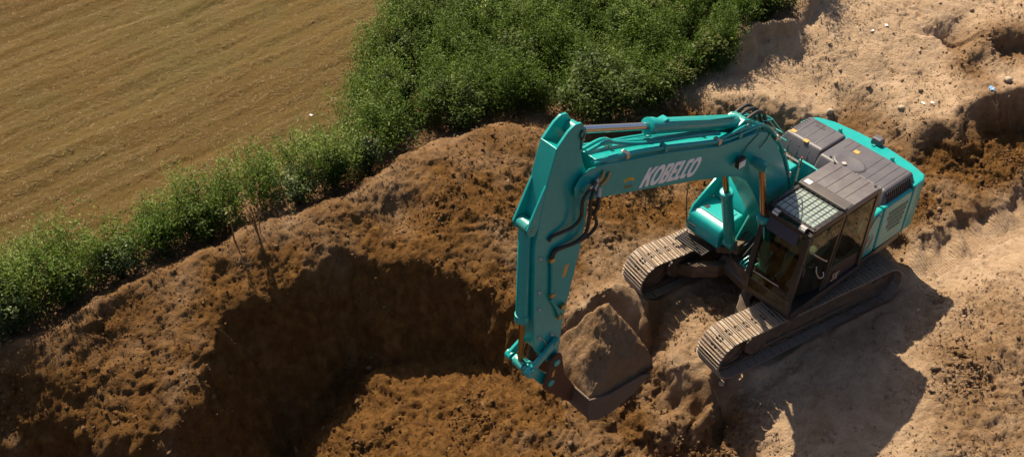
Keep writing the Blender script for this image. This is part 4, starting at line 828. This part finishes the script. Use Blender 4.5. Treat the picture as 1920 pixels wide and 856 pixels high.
MB().tube([(x, -.05, z+.10) for x, z in hx_], .010, 6).build("hose_guard", M_TEAL, boom, smooth=60); MB().tube([(x, .12, z+.10) for x, z in hx_], .010, 6).build("hose_guard", M_TEAL, boom, smooth=60)
for x, z in hx_[1:]: MB().tube([(x, -.05, z+.10), (x, .12, z+.10)], .010, 6).build("hose_guard", M_TEAL, boom, smooth=60)
# boom work lamp and its cables
lp = rounded_block(1.66, 1.84, BW+.03, BW+.13, 4.12, 4.30, .01, .01, .01).build("boom_lamp", M_BLACK, boom, bevel=.015); MB().box(1.70, 1.85, BW+.128, BW+.136, 4.15, 4.27).build("lens", M_LENS, lp)
MB().tube(spline([(1.72, BW+.03, 4.28), (1.55, BW+.012, 4.40), (1.30, BW+.010, 4.52)], 4), .007, 5).build("lamp_cable", M_RUBBER, boom, smooth=60)
MB().tube(spline([(1.25, BW+.03, 4.22), (1.08, BW+.012, 4.28), (1.0, BW+.012, 4.40)], 4), .007, 5).build("lamp_cable", M_RUBBER, boom, smooth=60)
# lettering on the boom side
KOB = [('K', [[(0,0),(.20,0),(.20,.34),(.27,.42),(.43,0),(.66,0),(.42,.58),(.66,1),(.43,1),(.20,.62),(.20,1),(0,1)]]),
       ('O', [ring(.98, .66, 1.04), ring(.98, .30, .62)]),
       ('B', [[(1.36,0),(1.76,0),(1.88,.08),(1.90,.40),(1.82,.51),(1.89,.60),(1.88,.92),(1.76,1),(1.36,1)], [(1.55,.18),(1.70,.18),(1.70,.40),(1.55,.40)], [(1.55,.61),(1.70,.61),(1.70,.82),(1.55,.82)]]),
       ('E', [[(1.96,0),(2.40,0),(2.40,.19),(2.16,.19),(2.16,.41),(2.36,.41),(2.36,.60),(2.16,.60),(2.16,.81),(2.40,.81),(2.40,1),(1.96,1)]]),
       ('L', [[(2.44,0),(2.82,0),(2.82,.19),(2.64,.19),(2.64,1),(2.44,1)]]),
       ('C', [[(2.88,.08),(2.98,0),(3.28,0),(3.28,.20),(3.08,.20),(3.08,.80),(3.30,.80),(3.30,1),(2.98,1),(2.88,.92)]]),
       ('O', [ring(3.66, .66, 1.04), ring(3.66, .30, .62)])]
letters(KOB, (4.03, 4.805), (-.954, -.299), (-.299, .954), BW+.004, M_LET, boom, "brand_letter", .322, .30)
st_ = MB()
for k in range(6):
    a = -.42+.17*k; cx_, cz_2 = 4.245-.16*math.sin(a*1.1)*1.1-.0, 5.055+.03*math.cos(a*3)-.05*a*1.0
    st_.box(cx_-.022, cx_+.022, BW, BW+.004, cz_2-.022, cz_2+.022)
st_.build("yellow_sticker_arc", M_YEL, boom)
MB().add([(4.34, BW+.003, 5.00), (4.17, BW+.003, 4.945), (4.17, BW+.003, 4.90), (4.33, BW+.003, 4.95)], [(0,1,2,3)]).build("gold_sticker", mat("gold_decal", (.16, .16, .03), .5), boom)

# ---- cylinders
def cylinder(name, a, b_, split, rb, rr, m_rod, gland=.0):
    a, b_ = Vector(a), Vector(b_); c = a.lerp(b_, split); t = (b_-a).normalized()
    o = up(MB().tube([a+t*.06, a+t*.12, c-t*.14, c-t*.135, c-t*.01, c], [rb*.8, rb, rb, rb*1.13, rb*1.13, rb*.9], 18), name, M_TEAL, smooth=40)
    MB().tube([c-t*.01, b_-t*.05], rr, 14).build("rod", m_rod, o, smooth=60)
    for e, w_ in ((a, rb*1.05), (b_, rb*.95)): MB().tube([e+Vector((0, -rb*1.0, 0)), e+Vector((0, rb*1.0, 0))], w_*.95, 16).build("cylinder_eye", M_TEALD, o, smooth=40)
    return o
ac = cylinder("arm_cylinder", (1.56, 0, 4.74), (5.13, 0, 6.22), .60, .115, .058, M_CHROME)
MB().box(3.30, 3.48, -.07, .07, 5.52, 5.62).build("port_block", M_TEAL, ac, bevel=.015)
MB().tube([(1.75, .06, 4.95), (2.4, .07, 5.18), (3.35, .07, 5.58)], .018, 7).build("feed_pipe", M_TEAL, ac, smooth=60)
bc = cylinder("bucket_cylinder", (5.99, 0, 5.03), (6.06, 0, 2.27), .665, .10, .045, M_ROD)
for s in (1, -1): 
    c_ = cylinder("boom_cylinder", (.62, .42*s, 1.35), (1.30, .42*s, 3.98), .54, .105, .056, M_ROD)
    MB().tube([(.80, .42*s+.02, 1.75), (1.02, .42*s+.13, 2.3), (1.06, .42*s+.10, 2.6)], .018, 6).build("feed_pipe", M_TEAL, c_, smooth=60)
MB().tube([(1.30, -.54, 3.98), (1.30, .54, 3.98)], .075, 16).build("boom_cylinder_pin", M_TEALD, boom, smooth=40)

# ---- arm
AW = .17
arm_prof = [(5.60, 6.22), (5.753, 5.72), (5.87, 5.2), (5.958, 4.69), (5.955, 3.36), (5.943, 2.73), (5.86, 2.52), (5.70, 2.36), (5.66, 2.15), (5.54, 2.05), (5.43, 2.15), (5.41, 2.40), (5.369, 2.849), (5.227, 3.52), (5.056, 4.26), (4.985, 4.74), (4.97, 5.2), (5.02, 5.55), (5.113, 5.77), (5.16, 5.98)]
am = MB().prism(arm_prof, -AW, AW)
arm = up(am, "arm", M_TEAL, bevel=.016, segs=3)
for s in (1, -1):
    y = s*(AW-.028)
    MB().prism([(5.60, 6.215), (5.40, 6.40), (5.28, 6.46), (5.17, 6.44), (5.10, 6.33), (5.09, 6.2), (5.15, 5.93), (5.3, 5.95)], y-.024, y+.024).build("cylinder_lug", M_TEAL, arm, bevel=.012)
    MB().prism([(5.75, 5.70), (5.83, 5.56), (6.10, 5.06), (6.06, 4.93), (5.96, 4.90), (5.90, 5.0), (5.80, 5.4)], y-.022, y+.022).build("cylinder_bracket", M_TEAL, arm, bevel=.012)
MB().tube([(5.14, -.20, 6.22+.04), (5.14, .185, 6.26)], .05, 14).build("lug_pin", M_TEALD, arm, smooth=40)
MB().tube([(5.17, AW+.002, 6.33), (5.13, AW+.02, 6.25), (5.19, AW+.02, 6.17), (5.21, AW+.01, 6.28), (5.17, AW+.002, 6.33), (5.17, AW+.006, 6.0)], .008, 5).build("rusty_ring_mark", M_RUST, arm, smooth=60)
MB().tube([(5.99, -.17, 5.03), (5.99, .17, 5.03)], .05, 12).build("bracket_pin", M_TEALD, arm, smooth=40)
for P in ([(5.66, 4.33), (5.652, 4.0), (5.645, 3.63)], [(5.66, 3.55), (5.55, 3.30), (5.47, 3.08)]):
    MB().tube([(x, AW+.035, z) for x, z in P], .028, 8).build("arm_pipe", M_TEAL, arm, smooth=60)
for x, z in ((5.67, 4.33), (5.645, 3.62), (5.47, 3.07), (5.42, 3.25)): MB().box(x-.045, x+.045, AW, AW+.07, z-.035, z+.035).build("pipe_fitting", M_BRASS, arm, bevel=.01)
for x, z in ((5.86, 4.45), (5.87, 3.8), (5.86, 3.45), (5.85, 2.85), (5.60, 2.75)): MB().tube([(x, AW-.005, z), (x-.01, AW+.03, z-.03)], .022, 8).build("grease_fitting", M_FIT, arm, smooth=60)
MB().tube(spline([(5.86, AW+.02, 2.86), (5.74, AW+.03, 2.68), (5.70, AW+.02, 2.52), (5.80, AW+.02, 2.45), (5.90, AW+.01, 2.5)], 4), .007, 5).build("grease_line", M_FIT, arm, smooth=60)
MB().add([(5.37, AW+.003, 4.02), (5.29, AW+.003, 4.02), (5.355, AW+.003, 3.80), (5.425, AW+.003, 3.80)], [(0,1,2,3)]).build("yellow_label", M_ORANGE, arm)
for P in ([(4.92, .27, 5.42), (5.10, .36, 5.44), (5.25, .35, 5.30), (5.24, .31, 4.95), (5.36, .25, 4.78), (5.66, .20, 4.76), (5.72, .19, 4.70)],
          [(4.96, .28, 5.36), (5.11, .36, 5.24), (5.10, .34, 4.90), (5.12, .30, 4.58), (5.31, .25, 4.46), (5.60, .21, 4.48), (5.68, .20, 4.36)],
          [(4.87, .27, 5.19), (4.95, .34, 5.02), (5.0, .34, 4.90), (4.93, .32, 4.66), (5.0, .28, 4.50), (5.20, .24, 4.43), (5.55, .21, 4.46), (5.66, .21, 4.40)]):
    MB().tube(spline(P, 6), .027, 8).build("arm_hose", M_RUBBER, arm, smooth=60)
    a, c = Vector(P[0]), Vector(P[1]); MB().tube([a-(c-a)*.3, a+(c-a)*.35], .036, 8).build("hose_end", M_FIT, arm, smooth=60)
for P in ([(4.78, .25, 5.50), (4.86, .29, 5.44), (4.95, .28, 5.40)], [(4.66, .245, 5.42), (4.74, .28, 5.36), (4.86, .28, 5.30)]): MB().tube(spline(P, 4), .026, 7).build("hose_coupling", M_BRASS, boom, smooth=60)

# ---- bucket linkage and bucket
for s in (1, -1):
    y = s*.235
    il = up(MB().prism([(5.50, 2.66), (5.60, 2.68), (5.82, 2.52), (6.11, 2.36), (6.14, 2.26), (6.06, 2.20), (5.82, 2.36), (5.52, 2.54)], y-.03, y+.03), "idler_link", M_TEAL, bevel=.02, segs=3)
    MB().tube([(5.56, y-.05, 2.60), (5.56, y+.045, 2.60)], .06, 14).build("link_boss", M_TEALD, il, smooth=40)
    MB().tube([(6.07, y-.05, 2.28), (6.07, y+.06, 2.28)], .078, 16).build("link_boss", M_TEAL, il, smooth=40)
bl_ = MB()
for s in (1, -1): bl_.prism([(6.02, 2.34), (6.13, 2.30), (5.76, 1.68), (5.62, 1.66), (5.58, 1.80), (5.66, 1.88)], s*.12-.04, s*.12+.04)
bl_.box(5.80, 5.98, -.09, .09, 1.92, 2.10); up(bl_, "bucket_link", M_TEAL, bevel=.02)
prof = [(5.14, 1.27), (5.17, 1.0), (5.10, .74), (4.90, .60), (4.50, .56), (4.05, .66), (3.70, .88)]
bk = MB(); t_in = .035
inner = [(5.105, 1.27), (5.13, 1.0), (5.07, .77), (4.88, .64), (4.50, .60), (4.06, .70), (3.72, .92)]
bk.prism(prof+inner[::-1], -.60, .60)
bucket = up(bk, "bucket", M_BUCKET, bevel=.006)
for s in (1, -1):
    MB().prism(prof+[(3.95, 1.00), (4.7, 1.08)], s*.615-.018, s*.615+.018).build("side_plate", M_BUCKET, bucket, bevel=.006)
    e = MB().prism([(5.44, 2.26), (5.56, 2.32), (5.68, 2.24), (5.72, 1.95), (5.80, 1.72), (5.70, 1.58), (5.30, 1.05), (5.16, .95), (5.12, 1.27), (5.36, 1.75)], s*.235-.028, s*.235+.028).build("ear", M_RUST, bucket, bevel=.012)
    for (x, z), q, mm in (((5.552, 2.151), .062, M_TEAL), ((5.66, 1.76), .062, M_TEAL)): MB().tube([(x, s*.23, z), (x, s*.285, z)], q, 14).build("pin_cap", mm, e, smooth=40)
    MB().prism([(5.575, 2.02), (5.635, 1.99), (5.655, 1.88), (5.60, 1.87)], s*.263, s*.272).build("ear_label", M_BRASS, e)
for k in range(5):
    y = -.5+.25*k; MB().add([(3.74, y-.05, .94), (3.74, y+.05, .94), (3.74, y+.05, .83), (3.74, y-.05, .83), (3.48, y-.02, 1.02), (3.48, y+.02, 1.02), (3.48, y+.02, .99), (3.48, y-.02, .99)], [(0,1,2,3), (4,7,6,5), (0,4,5,1), (1,5,6,2), (2,6,7,3), (3,7,4,0)]).build("tooth", M_RUST, bucket)
MB().beam((3.78, -.62, .87), (3.78, .62, .87), .16, .03).build("cutting_edge", M_RUST, bucket)
# the load in the bucket: its own thing
nu, nv = 56, 46; U, Vv = np.meshgrid(np.linspace(0, 1, nu), np.linspace(-1, 1, nv)); hx = 3.60+U*1.52; hy = Vv*.594
fac = [2.38+.12*(hx-4.2)-.40*(hy+.1), 1.12+(5.18-hx)*1.35, 1.05+(hx-3.55)*2.1, 1.0+(.72-hy)*1.6, 1.0+(hy+.64)*3.2, 1.02+1.5*((5.15-hx)*.62+(.70-hy)*.72), 1.0+1.8*((hx-3.5)*.55+(.66-hy)*.6), 1.1+1.7*((5.1-hx)*.5+(hy+.7)*.8)]
hz = -.14*np.log(sum(np.exp(-(f_+.16*fbm(hx, hy, 0*hx+q_*5.0, .5, 2, .6, 320+q_))/.14) for q_, f_ in enumerate(fac)))
hz = hz+.20+.09*fbm(hx, hy, 0*hx, .4, 2, .6, 301)+.035*fbm(hx, hy, 0*hx, .12, 3, .75, 303, True)+.010*rng.normal(size=hx.shape)
ed_ = np.minimum.reduce([.594-np.abs(hy), hx-3.6, 5.12-hx]); hz = np.minimum(hz, .95+.14*U+1.9*ed_**.62+.16*fbm(hx, hy, 0*hx, .3, 3, .6, 340)*np.clip(ed_*12, 0, 1))
hz = np.maximum(hz, .92+.13*U)
hv = np.stack([hx, hy, hz], -1).reshape(-1, 3); lo = hv.copy(); 
ii = np.arange(nu*nv).reshape(nv, nu); hq = np.stack([ii[:-1, :-1], ii[:-1, 1:], ii[1:, 1:], ii[1:, :-1]], -1).reshape(-1, 4)
bb = np.concatenate([ii[0, :], ii[1:, -1], ii[-1, -2::-1], ii[-2:0:-1, 0]]); bv = hv[bb].copy(); bv[:, 2] = np.minimum(bv[:, 2]-.1, .98); bv[:, 0] = 4.43+(bv[:, 0]-4.43)*.93; nb_ = len(bb)
q1 = np.stack([bb, np.roll(bb, -1), nu*nv+(np.arange(nb_)+1) % nb_, nu*nv+np.arange(nb_)], -1)
me = npmesh("soil_load", np.concatenate([hv, bv]), np.concatenate([hq, q1])); attr(me, "dry", np.full(len(hv)+nb_, .36)+.15*np.concatenate([fbm(hv[:, 0], hv[:, 1], hv[:, 2], .5, 3, .5, 305), np.zeros(nb_)]))
ld = link("soil_load", me, M_SOIL); ld.rotation_euler = (0, 0, TRK+TH); ld.location = (0, 0, -.05); tag(ld, "heap of sandy soil filling the raised excavator bucket", "soil heap")

# ---- operator's seat and controls
st = MB(); st.box(-.25, .30, .68, 1.14, 1.62, 1.75); st.prism([(-.22, 1.70), (-.10, 1.72), (-.22, 2.42), (-.32, 2.42)], .69, 1.13); st.prism([(-.29, 2.42), (-.21, 2.42), (-.25, 2.62), (-.32, 2.62)], .79, 1.03)
seat = st.build("seat", M_SEAT, cab, bevel=.04, segs=3)
for y in (.56, 1.26):
    MB().box(-.15, .38, y-.07, y+.07, 1.24, 1.80).build("console", M_BLACK, seat, bevel=.03); MB().tube([(.30, y, 1.80), (.34, y, 1.96)], .022, 8).build("joystick", M_RUBBER, seat, smooth=60)
MB().box(.60, .90, .72, .80, 1.24, 1.45).build("pedal", M_BLACK, seat); MB().box(.70, .76, .50, .62, 1.9, 2.1).build("monitor", M_BLACK, seat, bevel=.01)
# ------------------------------------------------------------------ the operator, one continuous body, seated
M_SKIN = mat("skin", (.36, .20, .13), .6); M_CLOTH = mat("grey_green_workwear", (.26, .30, .23), .9, var=.2, bump=.3, bscale=25); M_HAIR = mat("dark_hair", (.02, .016, .012), .8); M_BOOT = mat("dark_boots", (.03, .025, .02), .7)
J = {'pel': (-.02, .91, 1.86), 'sp1': (-.06, .91, 2.02), 'che': (-.04, .91, 2.24), 'nk': (-.01, .91, 2.40), 'hd': (.035, .91, 2.55), 'hd2': (.05, .91, 2.64)}
for s, n_ in ((1, 'l'), (-1, 'r')):
    J.update({'sh'+n_: (-.03, .91+s*.17, 2.32), 'el'+n_: (.06, .91+s*.27, 2.08), 'wr'+n_: (.27, .91+s*.31, 2.00), 'pa'+n_: (.32, .91+s*.33, 2.00),
              'hi'+n_: (.0, .91+s*.09, 1.84), 'kn'+n_: (.44, .91+s*.14, 1.86), 'an'+n_: (.60, .91+s*.13, 1.44), 'to'+n_: (.80, .91+s*.14, 1.42)})
Rr = {'pel': .145, 'sp1': .135, 'che': .145, 'nk': .055, 'hd': .085, 'hd2': .082, 'sh': .085, 'el': .066, 'wr': .042, 'pa': .034, 'hi': .115, 'kn': .092, 'an': .068, 'to': .045}
ed = [('pel', 'sp1'), ('sp1', 'che'), ('che', 'nk'), ('nk', 'hd'), ('hd', 'hd2')]
for n_ in 'lr': ed += [('che', 'sh'+n_), ('sh'+n_, 'el'+n_), ('el'+n_, 'wr'+n_), ('wr'+n_, 'pa'+n_), ('pel', 'hi'+n_), ('hi'+n_, 'kn'+n_), ('kn'+n_, 'an'+n_), ('an'+n_, 'to'+n_)]
nm = list(J); V = [J[k] for k in nm]; E_ = [(nm.index(a), nm.index(c)) for a, c in ed]; RAD = [Rr.get(k, Rr.get(k[:-1])) for k in nm]
for n_, s in (('l', 1), ('r', -1)):       # five fingers, closed round the stick
    p = J['pa'+n_]
    for q, (dy, ln_) in enumerate(((-.028, .042), (-.010, .050), (.010, .048), (.026, .038))):
        k = len(V); V += [(p[0]+.035, p[1]+dy, p[2]+.004), (p[0]+.035+ln_*.6, p[1]+dy, p[2]-.012), (p[0]+.03+ln_*.45, p[1]+dy*.9, p[2]-.040)]
        E_ += [(nm.index('pa'+n_), k), (k, k+1), (k+1, k+2)]; RAD += [.0095, .009, .008]
    k = len(V); V += [(p[0]+.005, p[1]-s*.040, p[2]), (p[0]+.035, p[1]-s*.046, p[2]-.012)]; E_ += [(nm.index('pa'+n_), k), (k, k+1)]; RAD += [.011, .009]
me = bpy.data.meshes.new("person"); me.from_pydata(V, E_, []); ps = bpy.data.objects.new("person", me); COL.objects.link(ps); ps.rotation_euler = (0, 0, TRK+TH); ps.location = (0, 0, -.05)
sk = ps.modifiers.new("skin", 'SKIN'); sk.use_smooth_shade = True
for i, v_ in enumerate(me.skin_vertices[0].data): v_.radius = (RAD[i], RAD[i]); v_.use_root = (i == 0)
sbm = ps.modifiers.new("subdivision", 'SUBSURF'); sbm.levels = 1; sbm.render_levels = 2
me.materials.append(M_CLOTH); tag(ps, "person in grey-green work clothes seated inside the excavator cab", "person")
hp = Vector(J['hd'])
def ell(c, r, n=12, m=8):
    V = [(c[0]+r[0]*math.sin(math.pi*i/m)*math.cos(2*math.pi*k/n), c[1]+r[1]*math.sin(math.pi*i/m)*math.sin(2*math.pi*k/n), c[2]+r[2]*math.cos(math.pi*i/m)) for i in range(m+1) for k in range(n)]
    return MB().add(V, [(i*n+k, i*n+(k+1) % n, (i+1)*n+(k+1) % n, (i+1)*n+k) for i in range(m) for k in range(n)])
f_ = ell(hp+Vector((.02, 0, .02)), (.092, .078, .115)); fc = f_.build("face", M_SKIN, ps, smooth=80)
for s in (1, -1): ell(hp+Vector((.10, s*.03, .03)), (.012, .014, .008)).build("eye", M_HAIR, fc, smooth=80); ell(hp+Vector((.0, s*.08, .01)), (.02, .01, .03)).build("ear", M_SKIN, fc, smooth=80)
ell(hp+Vector((.115, 0, .0)), (.016, .013, .022)).build("nose", M_SKIN, fc, smooth=80); ell(hp+Vector((.103, 0, -.045)), (.008, .024, .007)).build("mouth", M_PINK, fc, smooth=80)
ell(hp+Vector((-.01, 0, .055)), (.10, .088, .10)).build("hair", M_HAIR, ps, smooth=80)

# ------------------------------------------------------------------ litter and single stones
M_PLW = mat("white_plastic", (.75, .73, .70), .4); M_PLB = mat("blue_plastic", (.14, .32, .62), .35); M_STONE = mat("pale_stone", (.42, .33, .23), .9, bump=.5, var=.2)
def scrap(name, x, y, s, m, label, seed, cat='litter'):
    r_ = np.random.default_rng(seed); n = 7; g_ = np.stack(np.meshgrid(np.linspace(-1, 1, n), np.linspace(-.6, .6, n)), -1).reshape(-1, 2)
    zz = .28*r_.normal(size=n*n); top = np.concatenate([g_*s*(1+.15*r_.normal(size=g_.shape)), (zz*s*.6+s*.25)[:, None]], 1); ii = np.arange(n*n).reshape(n, n)
    q = np.stack([ii[:-1, :-1], ii[:-1, 1:], ii[1:, 1:], ii[1:, :-1]], -1).reshape(-1, 4)
    o = link(name, npmesh(name, top, q), m); o.location = (x, y, zat(x, y)+.01); o.rotation_euler = (0, 0, r_.uniform(0, 3)); md = o.modifiers.new("thickness", 'SOLIDIFY'); md.thickness = .008; tag(o, label, cat)
def stone(name, x, y, s, m, label, seed, cat='stone'):
    r_ = np.random.default_rng(seed); b = bmesh.new(); bmesh.ops.create_icosphere(b, subdivisions=2, radius=1)
    for v in b.verts: v.co *= 1+.16*r_.normal(); v.co.z *= .65
    me = bpy.data.meshes.new(name); b.to_mesh(me); b.free(); me.shade_smooth(); o = link(name, me, m); o.scale = (s, s*.8, s); o.location = (x, y, zat(x, y)+s*.3); o.rotation_euler = (0, 0, r_.uniform(0, 3)); tag(o, label, cat)
for a in LITTER: scrap(*a[:4], globals()[a[4]], *a[5:])
for a in STONES: stone(*a[:4], globals()[a[4]], *a[5:])
